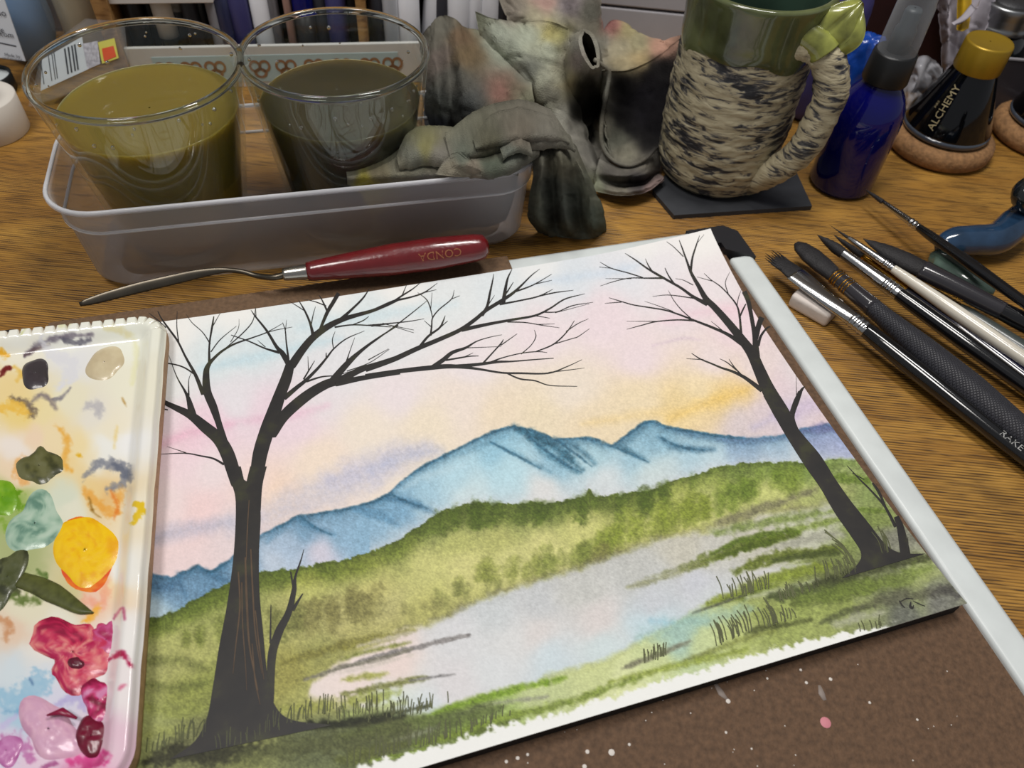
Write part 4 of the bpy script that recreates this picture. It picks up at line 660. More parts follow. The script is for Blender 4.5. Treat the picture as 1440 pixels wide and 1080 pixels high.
mk('paint_dab', V, F, mat('olive_smear', C(78, 82, 40), .3, var=.3, vscale=300), palette, label='drawn out dark green brush smear')
V, F = sweep([W(66, 1006, ZD + .003), W(86, 1000, ZD + .003), W(108, 1010, ZD + .003)], [.0003, .0013, .0004], 8, flat=[.0004] * 3)
mk('paint_dab', V, F, mat('wine_smear', C(130, 16, 56), .3), palette, label='thin wine red streak')

# =================================================================== PLASTIC TRAY
ZR = 0.056
tA = W(151, 294, ZR); tE = unit(W(687, 243, ZR) - tA); tE[2] = 0; tE = unit(tE); tN = np.array([-tE[1], tE[0], 0])
def rrect(x0, x1, y0, y1, r, n=10):
    out = []
    for cx, cy, a0 in ((x1 - r, y0 + r, -90), (x1 - r, y1 - r, 0), (x0 + r, y1 - r, 90), (x0 + r, y0 + r, 180)):
        for k in range(n + 1):
            a = math.radians(a0 + 90 * k / n); out.append((cx + r * math.cos(a), cy + r * math.sin(a)))
    return out
def tray_loop(ins, z, r):
    pts = rrect(-0.031 + ins, 0.222 - ins, -0.0025 + ins, 0.086 - ins, r)
    return [np.array([tA[0], tA[1], 0]) + tE * x + tN * y + np.array([0, 0, z]) for x, y in pts]
loops = [tray_loop(-.0012, ZR - .0012, .027), tray_loop(-.0012, ZR, .027), tray_loop(.0010, ZR, .025), tray_loop(.0020, ZR - .002, .025), tray_loop(.0024, ZR - .014, .024), tray_loop(.0038, ZR - .0155, .023), tray_loop(.0064, .006, .020), tray_loop(.0095, .0012, .018), tray_loop(.018, .0003, .014)]
tn = len(loops[0]); TV = np.vstack([np.array(l) for l in loops]); TF = [tuple(f) for f in grid_faces(len(loops), tn, True)]
TF.append(tuple(range((len(loops) - 1) * tn, len(loops) * tn))[::-1])
M_TRAY = film_mat('frosted_plastic', C(206, 206, 212), .22, .22, (0.93, 0.93, 0.94, 1))
tc_ = tA + tE * .095 + tN * .043
tray = tag(mk('plastic_tray', TV, TF, M_TRAY, origin=(tc_[0], tc_[1], 0)), 'frosted clear plastic tub holding two glasses and a rag', 'tub')
M_TRIM = film_mat('frosted_rim', C(226, 226, 230), .5, .2)
def loop_tube(loop, r, seg=8):
    L_ = np.array(loop + [loop[0], loop[1]]); return sweep(L_, r, seg, caps=False)
mk('rim', *loop_tube(tray_loop(0, ZR, .026), .0011), M_TRIM, tray, world=False, origin=None).location = (-tc_[0], -tc_[1], 0)
mk('step_ridge', *loop_tube(tray_loop(.0032, ZR - .0148, .0235), .0009), M_TRIM, tray, world=False).location = (-tc_[0], -tc_[1], 0)

# =================================================================== GLASSES OF RINSE WATER
def glass_mat(name, tint):
    """solid clear glass, for beads and thick rims"""
    m, nt, b = new_mat(name); b.inputs['Base Color'].default_value = tint; b.inputs['Roughness'].default_value = 0.0
    b.inputs['Transmission Weight'].default_value = 1.0; b.inputs['IOR'].default_value = 1.46
    return m
def pane_mat(name, tint):
    """thin glass wall: clear through the middle, mirror-like at grazing angles"""
    m = bpy.data.materials.new(name); m.use_nodes = True; nt = m.node_tree; out = nt.nodes['Material Output']; nt.nodes.remove(nt.nodes['Principled BSDF'])
    t = nt.nodes.new('ShaderNodeBsdfTransparent'); t.inputs[0].default_value = tint
    g = nt.nodes.new('ShaderNodeBsdfGlossy'); g.inputs['Roughness'].default_value = 0.01; g.inputs[0].default_value = (.95, .97, .96, 1)
    f = nt.nodes.new('ShaderNodeLayerWeight'); f.inputs[0].default_value = 0.5
    pw = nt.nodes.new('ShaderNodeMath'); pw.operation = 'POWER'; pw.inputs[1].default_value = 4.0; nt.links.new(f.outputs['Facing'], pw.inputs[0])
    ma = nt.nodes.new('ShaderNodeMath'); ma.operation = 'MULTIPLY_ADD'; ma.inputs[1].default_value = 0.8; ma.inputs[2].default_value = 0.035; nt.links.new(pw.outputs[0], ma.inputs[0])
    mx = nt.nodes.new('ShaderNodeMixShader'); nt.links.new(ma.outputs[0], mx.inputs[0]); nt.links.new(t.outputs[0], mx.inputs[1]); nt.links.new(g.outputs[0], mx.inputs[2]); nt.links.new(mx.outputs[0], out.inputs[0])
    return m
M_GLASS = glass_mat('clear_glass', (0.94, 0.97, 0.95, 1)); M_PANE = pane_mat('thin_glass', (0.93, 0.95, 0.935, 1))
def murk(name, c_top, c_low, z0, z1):
    """cloudy paint water, tinted by height to paint in light passing through it"""
    m, nt, b = new_mat(name); tc = nt.nodes.new('ShaderNodeTexCoord'); sp = nt.nodes.new('ShaderNodeSeparateXYZ'); nt.links.new(tc.outputs['Object'], sp.inputs[0])
    mr = nt.nodes.new('ShaderNodeMapRange'); mr.inputs[1].default_value = z0; mr.inputs[2].default_value = z1; nt.links.new(sp.outputs[2], mr.inputs[0])
    n = nt.nodes.new('ShaderNodeTexNoise'); n.inputs['Scale'].default_value = 22; nt.links.new(tc.outputs['Object'], n.inputs['Vector'])
    a = nt.nodes.new('ShaderNodeMath'); a.operation = 'MULTIPLY_ADD'; a.inputs[1].default_value = .3; nt.links.new(n.outputs[0], a.inputs[0]); nt.links.new(mr.outputs[0], a.inputs[2])
    r = nt.nodes.new('ShaderNodeValToRGB'); r.color_ramp.elements[0].color = c_low; r.color_ramp.elements[0].position = .2; r.color_ramp.elements[1].color = c_top; r.color_ramp.elements[1].position = .85
    nt.links.new(a.outputs[0], r.inputs[0]); nt.links.new(r.outputs[0], b.inputs['Base Color'])
    b.inputs['Roughness'].default_value = .04; b.inputs['IOR'].default_value = 1.33
    b.inputs['Subsurface Weight'].default_value = 1.0; b.inputs['Subsurface Scale'].default_value = .030; b.inputs['Subsurface Radius'].default_value = (1, .85, .35)
    return m
def tumbler(base, rb, rt, h, fill, wm, label, wlabel):
    z0 = .0018
    t = thing('drinking_glass', (base[0], base[1], z0), label, 'glass', 'two rinse water glasses')
    tw = .0026
    prof = [(0.0, .0), (rb * .9, .0), (rb, .003), (rb + (rt - rb) * .5, h * .5), (rt - .0004, h - .003), (rt, h - .0012), (rt - tw * .3, h), (rt - tw * .8, h), (rt - tw, h - .0015), (rb + (rt - rb) * .5 - tw, h * .5), (rb - tw, .010), (rb - tw - .003, .0075), (0, .007)]
    P = [prof[0]]
    for a, b in zip(prof[:-1], prof[1:]):
        k = 6 if abs(b[1] - a[1]) > .01 else 1
        for j in range(1, k + 1): P.append((a[0] + (b[0] - a[0]) * j / k, a[1] + (b[1] - a[1]) * j / k))
    V, F = lathe(P, 96)
    mk('tumbler', V, F, M_PANE, t, world=False)
    th = np.linspace(0, 2 * math.pi, 96, endpoint=False)
    V, F = lathe([(rt - tw / 2 + (tw / 2 + .0003) * math.cos(u), h - .0006 + .0019 * math.sin(u)) for u in np.linspace(0, 2 * math.pi, 13)], 96)
    mk('rounded_lip', V, F, M_GLASS, t, world=False)
    ri = lambda z: rb + (rt - rb) * (z / h) - tw - .0003
    wp = [(0.0005, .0085), (ri(.012) - .002, .0087), (ri(.014), .012)] + [(ri(z), z) for z in np.linspace(.016, fill - .0012, 12)] + [(ri(fill) + .0001, fill - .0003), (ri(fill) - .0012, fill - .0007)] + [(ri(fill) * q, fill - .0009) for q in (.8, .5, .2, .01)]
    V, F = lathe(wp, 72)
    mk('paint_water', V, F, wm, t, world=False, label=wlabel)
    rq = np.random.default_rng(int(h * 9e4)); dr = []
    for k in range(26):                                   # droplets clinging inside above the water line
        z = rq.uniform(fill + .004, h - .004); a = rq.uniform(0, 6.28); r = rq.uniform(.0004, .0011); rr = ri(z) + .0001
        V, F = lathe([(r * math.sin(u), r * .8 * math.cos(u)) for u in np.linspace(.05, math.pi - .05, 6)], 8)
        dr.append((V * np.array([1, 1, 1.3]) + np.array([rr * math.cos(a), rr * math.sin(a), z]), F))
    tag(mk('water_droplets', *join(*dr), M_GLASS, t, world=False), kind='stuff')
    return t
M_W1 = murk('olive_water', C(116, 101, 46), C(132, 94, 22), .0, .075)  # amber low colour paints the light coming through the water
M_W2 = murk('grey_water', C(60, 56, 40), C(38, 31, 20), .0, .085)
c1 = W(256, 337, .0018) + tN * .0045 + tE * .0050; c2 = W(500, 300, .0018)
tumbler(c1, .0325, .0500, .1020, .081, M_W1, 'glass of murky olive yellow paint water in the tub', 'murky olive yellow water')
tumbler(c2, .0345, .0478, .1015, .076, M_W2, 'glass of dark grey brown paint water in the tub beside the rag', 'dark grey brown water')

# =================================================================== PALETTE KNIFE
M_RED = mat('red_lacquer', C(100, 20, 24), .26, var=.12, vscale=90, bump=.25, bscale=420, coat=.7)
M_STEEL = mat('steel', C(176, 172, 164), .24, metal=1.0, var=.08, vscale=120)
M_STEELD = mat('steel_blade', C(96, 90, 80), .36, metal=1.0, var=.15, vscale=90)
hz = .0232
h0, h1 = W(432, 382, hz), W(686, 346, hz + .003)
knife = thing('palette_knife', (W(432, 382, 0)[0], W(432, 382, 0)[1], .0145), 'palette knife with glossy dark red wooden handle and bent steel blade', 'palette knife')
tt = np.linspace(0, 1, 40)
pth = h0 + (h1 - h0) * tt[:, None]
rad = np.interp(tt, [0, .04, .2, .45, .7, .92, .985, 1.0], [.0048, .0053, .0066, .0083, .0086, .0074, .0064, .0038])
mk('handle', *sweep(pth, rad, 28), M_RED, knife, label='dark red lacquered handle')
fe0 = W(398, 386, hz)
mk('ferrule', *sweep([fe0, fe0 + (h0 - fe0) * .1, h0 - (h0 - fe0) * .05, h0 + (h1 - h0) * .01], [.0031, .0034, .0040, .0040], 24), M_STEEL, knife, label='steel ferrule')
bl = [W(402, 386, hz), W(385, 390, hz - .0005), W(362, 388, hz - .002), W(340, 382, hz - .001), W(315, 380, hz - .001), W(285, 384, hz - .0015), W(240, 394, .0195), W(190, 406, .018), W(150, 417, .0168), W(112, 428, .0158)]
bp_ = cat_rom(bl, 60); q = np.linspace(0, 1, 60)
wd_ = np.interp(q, [0, .1, .3, .42, .52, .62, .75, .9, .97, 1], [.0018, .0016, .0013, .0013, .0020, .0026, .0028, .0024, .0018, .0010])
th_ = np.interp(q, [0, .3, .45, .6, 1], [.0018, .0012, .0008, .0005, .0004])
mk('blade', *sweep(bp_, wd_, 12, flat=th_, upv=(0.1, -.75, .66)), M_STEELD, knife, label='bent steel blade')
hd = unit(h1 - h0); hs = unit(np.cross(hd, [0, 0, 1.0])); hn = np.cross(hs, hd)
M_GOLD = mat('gold_print', C(150, 96, 62), .4, metal=.2)
V, F = text_mesh('CONDA', .0062)
L_h = np.linalg.norm(h1 - h0)
def on_handle(x, y, s0=.72, a0=0.95):
    s = s0 - x / L_h; r = float(np.interp(s, [0, .04, .2, .45, .7, .92, .985, 1.0], [.0048, .0053, .0066, .0083, .0086, .0074, .0064, .0038])) + .00012
    a = a0 + y / r        # upside down: letters read from the other side
    return h0 + (h1 - h0) * s + r * (math.sin(a) * hs + math.cos(a) * hn)
mk('brand_lettering', np.array([on_handle(x, y) for x, y, _ in V]), F, M_GOLD, knife, smooth=False, label='gold stamped lettering')

# =================================================================== SLATE AND MUG
M_SLATE = mat('coaster_dark', C(52, 54, 58), .6, var=.12, vscale=90, bump=.15)
q4 = [W(918, 268, .003), W(948, 303, .003), W(1142, 290, .003), W(1112, 225, .003)]
tag(mk('square_coaster', *prism([p[:2] for p in (q4[0], q4[1], q4[2], q4[3], W(960, 215, .003))], .0, .0032), M_SLATE, smooth=False), 'dark charcoal square coaster under the bark textured mug', 'coaster')
mb = W(1000, 240, .0034); MR = .0385
mug = thing('pottery_mug', (mb[0], mb[1], .0034), 'handmade pottery mug with birch bark relief, green glazed rim and twig handle', 'mug')
def bark_mat():
    m, nt, b = new_mat('birch_bark_clay'); L = nt.links.new
    tc = nt.nodes.new('ShaderNodeTexCoord'); mp = nt.nodes.new('ShaderNodeMapping'); mp.inputs['Rotation'].default_value = (.25, .15, 0); mp.inputs['Scale'].default_value = (1, 1, 4.5)
    L(tc.outputs['Object'], mp.inputs[0])
    n = nt.nodes.new('ShaderNodeTexNoise'); n.inputs['Scale'].default_value = 75; n.inputs['Detail'].default_value = 6; n.inputs['Roughness'].default_value = .62; n.inputs['Distortion'].default_value = .8; L(mp.outputs[0], n.inputs[0])
    n2 = nt.nodes.new('ShaderNodeTexNoise'); n2.inputs['Scale'].default_value = 34; n2.inputs['Detail'].default_value = 3; L(tc.outputs['Object'], n2.inputs[0])
    ad = nt.nodes.new('ShaderNodeMath'); ad.operation = 'MULTIPLY_ADD'; ad.inputs[1].default_value = .55; L(n2.outputs[0], ad.inputs[0]); L(n.outputs[0], ad.inputs[2])
    r = nt.nodes.new('ShaderNodeValToRGB'); e = r.color_ramp.elements
    e[0].position = .64; e[0].color = C(26, 28, 34); e[1].position = .86; e[1].color = C(182, 172, 142); k = e.new(.715); k.color = C(84, 82, 80); k = e.new(.765); k.color = C(158, 148, 122)
    L(ad.outputs[0], r.inputs[0]); L(r.outputs[0], b.inputs['Base Color']); b.inputs['Roughness'].default_value = .55
    bp = nt.nodes.new('ShaderNodeBump'); bp.inputs['Strength'].default_value = .9; bp.inputs['Distance'].default_value = .0012; L(ad.outputs[0], bp.inputs['Height']); L(bp.outputs[0], b.inputs['Normal'])
    return m
M_BARK = bark_mat()
M_GREEN = mat('green_glaze', C(80, 86, 54), .16, var=.55, vscale=42, coat=.5)
M_TEAL = mat('teal_glaze', C(54, 74, 62), .15, var=.3, vscale=30, coat=.5)
M_LEAF = mat('leaf_glaze', C(126, 130, 62), .24, var=.4, vscale=120, coat=.6)
def mug_r(z): return float(np.interp(z, [0, .004, .012, .04, .07, .088, .10, .112, .121], [.030, .0345, .0372, .0388, .0388, .0378, .0378, .0392, .0402]))
seg, nz = 140, 110
th = np.linspace(0, 2 * math.pi, seg, endpoint=False)
zs = np.concatenate([[0.0], np.linspace(.0005, .094, nz)])
V = []
for z in zs:
    for a in th:
        r = mug_r(z); e = fbm(np.array(a * 40 + z * 300), np.array(z * 2600 - a * 12), 9, 3, 4) - .5
        r += float(e) * .0022 * min(1, z / .01)
        V.append((r * math.cos(a), r * math.sin(a), z))
mk('bark_body', np.array(V), [tuple(f) for f in grid_faces(len(zs), seg, True)] + [tuple(range(seg))[::-1]], M_BARK, mug, world=False)
V = []; zz = np.linspace(0, 1, 14)
for t in zz:
    for a in th:
        low = .0885 + .0022 * math.sin(a * 3 + 1) + .0014 * math.sin(a * 7)
        z = low + (.1205 - low) * t; r = mug_r(z) + .0012 * math.sin(math.pi * min(1, t * 6 + .15) / 2)
        V.append((r * math.cos(a), r * math.sin(a), z))
lip = [(.0402 + .0010, .1215), (.0395, .1225), (.0382, .1222), (.0374, .1208)]
for r, z in lip: V += [(r * math.cos(a), r * math.sin(a), z) for a in th]
mk('glazed_collar', np.array(V), [tuple(f) for f in grid_faces(14 + len(lip), seg, True)], M_GREEN, mug, world=False, label='green glazed collar and lip')
mk('glazed_inside', *lathe([(.0375, .1212), (.0362, .112), (.0350, .09), (.0352, .04), (.033, .008), (.0005, .005)], 72), M_TEAL, mug, world=False, label='dark teal glazed inside')
# handle: a twig that leaves the collar, drops and runs back into the body
def mw(px, py, dy): return WY(px, py, mb[1] + dy)
hp = cat_rom([mw(1120, 62, -.026), mw(1148, 66, -.030), mw(1166, 90, -.034), mw(1168, 130, -.037), mw(1152, 170, -.038), mw(1128, 210, -.038), mw(1096, 236, -.034), mw(1062, 252, -.026), mw(1048, 256, -.018)], 70)
hr = np.interp(np.linspace(0, 1, 70), [0, .1, .25, .5, .72, .9, 1], [.0085, .0090, .0094, .0092, .0086, .0084, .0090])
V, F = sweep(hp, hr, 28, upv=(0, -1, .2)); V = np.array(V)
hc = np.repeat(hp, 28, axis=0); dv = V - hc
e = np.array([float(fbm(np.array(k // 28 * 3.1), np.array((k % 28) * 2.2), 4, 3, 6)) - .5 for k in range(len(V))])
V = hc + dv * (1 + e[:, None] * .28)
mk('twig_handle', V, F, M_BARK, mug, label='bark textured twig handle')
def leaf(c, right, upv, nrm, L_, Wd_, cup, name):
    V = []; nu, nv = 22, 15
    for i in range(nu):
        t = i / (nu - 1); w = Wd_ * (math.sin(math.pi * min(1, t * .93 + .05)) ** .7)
        for j in range(nv):
            s = (j / (nv - 1) - .5) * 2
            V.append(c + upv * (t - .5) * L_ + right * s * w + nrm * (cup * (1 - s * s) - .0016 * math.exp(-(s / .1) ** 2) - .004 * (t - .5) ** 2 * 4 + .0006 * math.sin(9 * t + 3 * abs(s))))
    V = np.array(V); V2 = V - nrm * .0022; k = nu * nv
    F = [tuple(f) for f in grid_faces(nu, nv)] + [tuple(f)[::-1] for f in grid_faces(nu, nv, off=k)]
    b = [(0, j) for j in range(nv)] + [(i, nv - 1) for i in range(1, nu)] + [(nu - 1, j) for j in range(nv - 2, -1, -1)] + [(i, 0) for i in range(nu - 2, 0, -1)]
    b = [i * nv + j for i, j in b]; F += [(b[i], b[(i + 1) % len(b)], k + b[(i + 1) % len(b)], k + b[i]) for i in range(len(b))]
    mk(name, np.vstack([V, V2]), F, M_LEAF, mug, label='glossy lime green clay leaf')
vd = unit(CAM - mw(1180, 40, -.03))
rr = unit(np.cross([0, 0, 1.0], vd)); uu_ = np.cross(vd, rr)
leaf(mw(1172, 38, -.032), unit(rr * .85 - uu_ * .5), unit(rr * .55 + uu_ * .85), vd, .034, .0105, .003, 'leaf')
leaf(mw(1190, 48, -.034), unit(rr * .9 - uu_ * .3), unit(rr * .3 + uu_ * .95), unit(vd + rr * .5), .028, .0090, .003, 'leaf')
V, F = sweep(cat_rom([mw(1108, 36, -.026), mw(1130, 46, -.028), mw(1152, 62, -.032), mw(1160, 74, -.034)], 20), np.linspace(.007, .0088, 20), 20, upv=(0, -1, .2))
mk('handle_collar', V, F, M_LEAF, mug, label='glazed knob where handle meets collar')

# =================================================================== BLUE SPRAY BOTTLE
M_BLUEG = mat('cobalt_glass', C(7, 9, 88), .05, var=.08, vscale=40, coat=.2, sss=.0)
M_BLK = mat('black_plastic', C(24, 25, 26), .42, var=.08, vscale=60)
M_CLEARP = film_mat('clear_cap_plastic', C(200, 206, 212), .12, .12)
M_NOZ = mat('nozzle_grey', C(70, 76, 80), .4)
bb = W(1180, 258, 0)
bot = thing('spray_bottle', (bb[0], bb[1], 0), 'cobalt blue glass spray bottle with black collar and clear overcap', 'bottle')
mk('bottle_body', *lathe([(.0005, .0006), (.017, .0), (.0195, .0015), (.0205, .004), (.0205, .040), (.0203, .050), (.0190, .058), (.0160, .065), (.0125, .070), (.0112, .073), (.0108, .080), (.0005, .080)], 64), M_BLUEG, bot, world=False, label='cobalt blue glass body')
mk('collar', *lathe([(.0005, .0735), (.0130, .0735), (.0134, .0745), (.0124, .0905), (.0116, .0915), (.0005, .0915)], 48), M_BLK, bot, world=False, label='black collar')
mk('overcap', *lathe([(.0112, .0905), (.0112, .092), (.0105, .118), (.0098, .1205), (.0095, .135), (.0085, .138), (.0005, .1385)], 48), M_CLEARP, bot, world=False, label='clear overcap')
mk('nozzle', *lathe([(.0005, .0915), (.0062, .0915), (.0060, .104), (.0048, .106), (.0048, .114), (.0040, .1155), (.0005, .1158)], 32), M_NOZ, bot, world=False, label='grey spray nozzle inside the cap')

# =================================================================== INK BOTTLES ON CORK RINGS
M_CORK = mat('cork', C(138, 102, 66), .85, var=.3, vscale=350, bump=.6, bscale=500)
M_INK = mat('black_glass', C(6, 7, 10), .06, coat=.2)
M_GCAP = mat('gold_cap', C(158, 128, 36), .36, metal=.45, var=.06, vscale=60)
M_LET = mat('gold_lettering', C(150, 138, 106), .45)
M_BASEG = mat('thick_glass_base', C(60, 66, 76), .08, coat=.8)
def cork_ring(c, label):
    o = mk('cork_ring', *lathe([(.022, .001), (.024, .0), (.032, .0), (.0355, .003), (.0362, .007), (.0355, .011), (.032, .0138), (.026, .0142), (.0225, .0130), (.0215, .007), (.022, .001)], 56), M_CORK, origin=(c[0], c[1], 0), world=False)
    o.data.transform(Matrix.Translation((c[0], c[1], 0))); return tag(o, label, 'cork ring', 'cork rings')
def ink_bottle(c, label, lettered=True, facing=0.0):
    t = thing('ink_bottle', (c[0], c[1], .0143), label, 'bottle', 'conical ink bottles')
    mk('flask', *lathe([(.0005, .0022), (.026, .0022), (.0285, .004), (.0285, .006), (.0140, .0440), (.0128, .0475), (.0005, .0475)], 64), M_INK, t, world=False)
    mk('glass_foot', *lathe([(.0005, .0), (.026, .0), (.0290, .0016), (.0293, .0035), (.0286, .0050), (.0270, .0045)], 64), M_BASEG, t, world=False, label='thick clear glass foot')
    mk('cap', *lathe([(.0146, .0445), (.0150, .0455), (.0148, .0618), (.0140, .0632), (.0128, .0628), (.0005, .0626)], 56), M_GCAP, t, world=False, label='gold metal cap')
    if lettered:
        for s, size, off, sp in (('ALCHEMY', .0068, 0.0, 1.0), ('INKS', .0022, .0056, 1.0)):
            V, F = text_mesh(s, size); P = []
            for x, y, _ in V:
                z = .0235 + x * .93; r = .0285 + (.0140 - .0285) * (z - .006) / .038 + .00015; a = facing - (y + off) / r * 1.0
                P.append((r * math.cos(a), r * math.sin(a), z))
            mk('label_lettering', np.array(P), [f[::-1] for f in F], M_LET, t, world=False, smooth=False, label='gold lettering running up the side')
    return t
i1 = W(1315, 207, .0); i2 = W(1462, 194, .0)
cork_ring(i1, 'tan cork ring under the gold capped bottle with lettering'); cork_ring(i2, 'tan cork ring under the dark bottle at the desk side')
fa = math.atan2(-i1[1], -i1[0])
ink_bottle(i1, 'black conical ink bottle with gold cap, lettered up its side', True, fa - .30)
ink_bottle(i2, 'black conical ink bottle on cork ring beside the lettered one', False)

# jar with ribbed aluminium lid behind
M_ALU = mat('aluminium_lid', C(150, 152, 154), .34, metal=1.0, var=.06)
M_JARG = mat('dark_jar_glass', C(20, 24, 26), .06, coat=.7)
jq = WY(1404, 42, .585); jz = float(jq[2]) - .063
jar = thing('glass_jar', (jq[0], jq[1], .0026), 'dark glass jar with ribbed aluminium screw lid standing in the grey bin', 'jar')
mk('jar_body', *lathe([(.0005, .0), (.022, .0), (.024, .003), (.024, .050 + jz), (.020, .060 + jz), (.017, .063 + jz), (.0005, .063 + jz)], 48), M_JARG, jar, world=False)
mk('screw_lid', *lathe([(r, z + jz) for r, z in [(.0005, .063), (.0190, .063), (.0200, .0645), (.0190, .0665), (.0182, .068), (.0188, .0700), (.0180, .072), (.0185, .074), (.0180, .0765), (.0184, .0795), (.0172, .0812), (.0160, .0806), (.0005, .0806)]], 56), M_ALU, jar, world=False, label='ribbed aluminium lid')
mk('lid_disc', *lathe([(.0005, .0816 + jz), (.0112, .0816 + jz), (.0118, .0805 + jz)], 40), mat('lid_disc_dark', C(70, 70, 72), .5, metal=.6, bump=.5, bscale=900), jar, world=False, label='embossed grey disc on the lid')

# =================================================================== BRUSHES
M_HAIR = mat('dark_bristle', C(30, 28, 30), .6, var=.3, vscale=300, bump=.5, bscale=1500)
M_CHROME = mat('chrome', C(190, 190, 190), .16, metal=1.0)
M_GOLDF = mat('gold_ferrule', C(170, 124, 46), .24, metal=1.0)
M_LACB = mat('black_lacquer', C(16, 16, 18), .12, coat=.6)
M_LACN = mat('navy_lacquer', C(16, 14, 44), .12, coat=.6)
M_LACW = mat('cream_lacquer', C(206, 200, 186), .22, coat=.4)
M_LACG = mat('grey_green_lacquer', C(66, 72, 70), .3, coat=.3)
M_QUILL = mat('smoky_quill', C(44, 42, 46), .18, coat=.6)
M_TEX = mat('scored_black_rubber', C(48, 48, 54), .5, var=.12, vscale=400)
def add_scoring(m):
    nt = m.node_tree; b = nt.nodes['Principled BSDF']; tc = nt.nodes.new('ShaderNodeTexCoord')
    w1 = nt.nodes.new('ShaderNodeTexWave'); w1.inputs['Scale'].default_value = 260; w1.bands_direction = 'X'; w1.inputs['Distortion'].default_value = .6
    w2 = nt.nodes.new('ShaderNodeTexWave'); w2.inputs['Scale'].default_value = 260; w2.bands_direction = 'Y'; w2.inputs['Distortion'].default_value = .6
    ma = nt.nodes.new('ShaderNodeMath'); ma.operation = 'MINIMUM'
    for w, k in ((w1, 0), (w2, 1)): nt.links.new(tc.outputs['Object'], w.inputs[0]); nt.links.new(w.outputs[1], ma.inputs[k])
    r = nt.nodes.new('ShaderNodeMapRange'); r.inputs[1].default_value = 0; r.inputs[2].default_value = .35; nt.links.new(ma.outputs[0], r.inputs[0])
    bp = nt.nodes.new('ShaderNodeBump'); bp.inputs['Strength'].default_value = .8; bp.inputs['Distance'].default_value = .0006
    nt.links.new(r.outputs[0], bp.inputs['Height']); nt.links.new(bp.outputs[0], b.inputs['Normal'])
add_scoring(M_TEX)
def brush(label, A, zA, B, zB, secs, up=(0, 0, 1)):
    """secs: (part name, material, [(fraction, half width mm, half height mm), ...], part label)"""
    A_, B_ = np.array(A, float), np.array(B, float)
    def pt(f): q = A_ + (B_ - A_) * f; return W(q[0], q[1], zA + (zB - zA) * min(f, 1.0))
    a0 = pt(0.0); t = thing('paint_brush', (a0[0], a0[1], 0.0), label, 'paint brush', 'brushes laid out on the desk')
    for name, m, pr, lab in secs:
        if name == 'handle': pr = pr + [(1.22, pr[-1][1] * .8, pr[-1][2] * .8), (1.36, pr[-1][1] * .62, pr[-1][2] * .62)]
        f = np.array([p[0] for p in pr]); w = np.array([p[1] for p in pr]) / 1000; h = np.array([p[2] for p in pr]) / 1000
        n = max(16, len(pr) * 6); ff = np.interp(np.linspace(0, 1, n), np.linspace(0, 1, len(pr)), f)
        P = np.array([pt(x) for x in ff]); mk(name, *sweep(P, np.interp(ff, f, w), 20, flat=np.interp(ff, f, h), upv=up), m, t, label=lab)
    return t, pt
def crimps(fs, w, h, e=.35): return [x for f in fs for x in ((f - .006, w, h), (f - .002, w + e, h + e), (f + .002, w + e, h + e), (f + .006, w, h))]
# flat rake brush, chrome ferrule
rk, rpt = brush('black handled flat rake brush with splayed tip and wide chrome ferrule, resting on the eraser', (1090, 362), .0145, (1500, 690), .0055, [
    ('bristles', M_HAIR, [(0, .4, .3), (.02, 5.0, 1.2), (.055, 6.0, 1.9), (.09, 6.4, 2.0)], None),
    ('ferrule', M_CHROME, [(.07, 6.8, 2.0), (.10, 6.7, 2.2), (.2, 5.2, 3.0), (.26, 4.3, 3.7)] + crimps((.27, .285, .30), 4.2, 3.8) + [(.315, 4.2, 4.0)], 'bright chrome ferrule'),
    ('handle', M_LACB, [(.31, 4.0, 4.0), (.36, 4.6, 4.6), (.5, 5.0, 5.0), (.75, 4.2, 4.2), (1, 3.2, 3.2)], 'glossy black handle')])
for k, s in enumerate((-4.6, -3.2, -1.8, -.4, 1.0, 2.4, 3.8)):      # the splayed fingers of the rake
    p0, p1 = rpt(.045), rpt(-.012 - .006 * (k % 3)); ax = unit(p1 - p0); sd = unit(np.cross(ax, [0, 0, 1.0]))
    mk('bristle_tuft', *sweep([p0 + sd * s * .001, p0 + (p1 - p0) * .5 + sd * s * .00118, p1 + sd * s * .00125], [.0009, .0007, .0001], 8), M_HAIR, rk)
V, F = text_mesh('RAKE', .0050)
b0 = rpt(.74); bd = unit(rpt(.9) - rpt(.6)); bs = unit(np.cross(bd, [0, 0, 1.0])); bn = np.cross(bs, bd)
def on_rake(x, y, f=.80, a0=.25):
    p = rpt(f) + bd * x; r = .00418; a = a0 - y / r; return p + r * (math.sin(a) * bs + math.cos(a) * bn)
M_SIL = mat('silver_print', C(150, 150, 148), .4)
mk('lettering', np.array([on_rake(x, y) for x, y, _ in V]), F, M_SIL, rk, smooth=False, label='silver lettering')
V, F = text_mesh('Series', .0034); mk('lettering', np.array([on_rake(x, y, .70, .3) for x, y, _ in V]), F, M_SIL, rk, smooth=False, label='silver lettering')
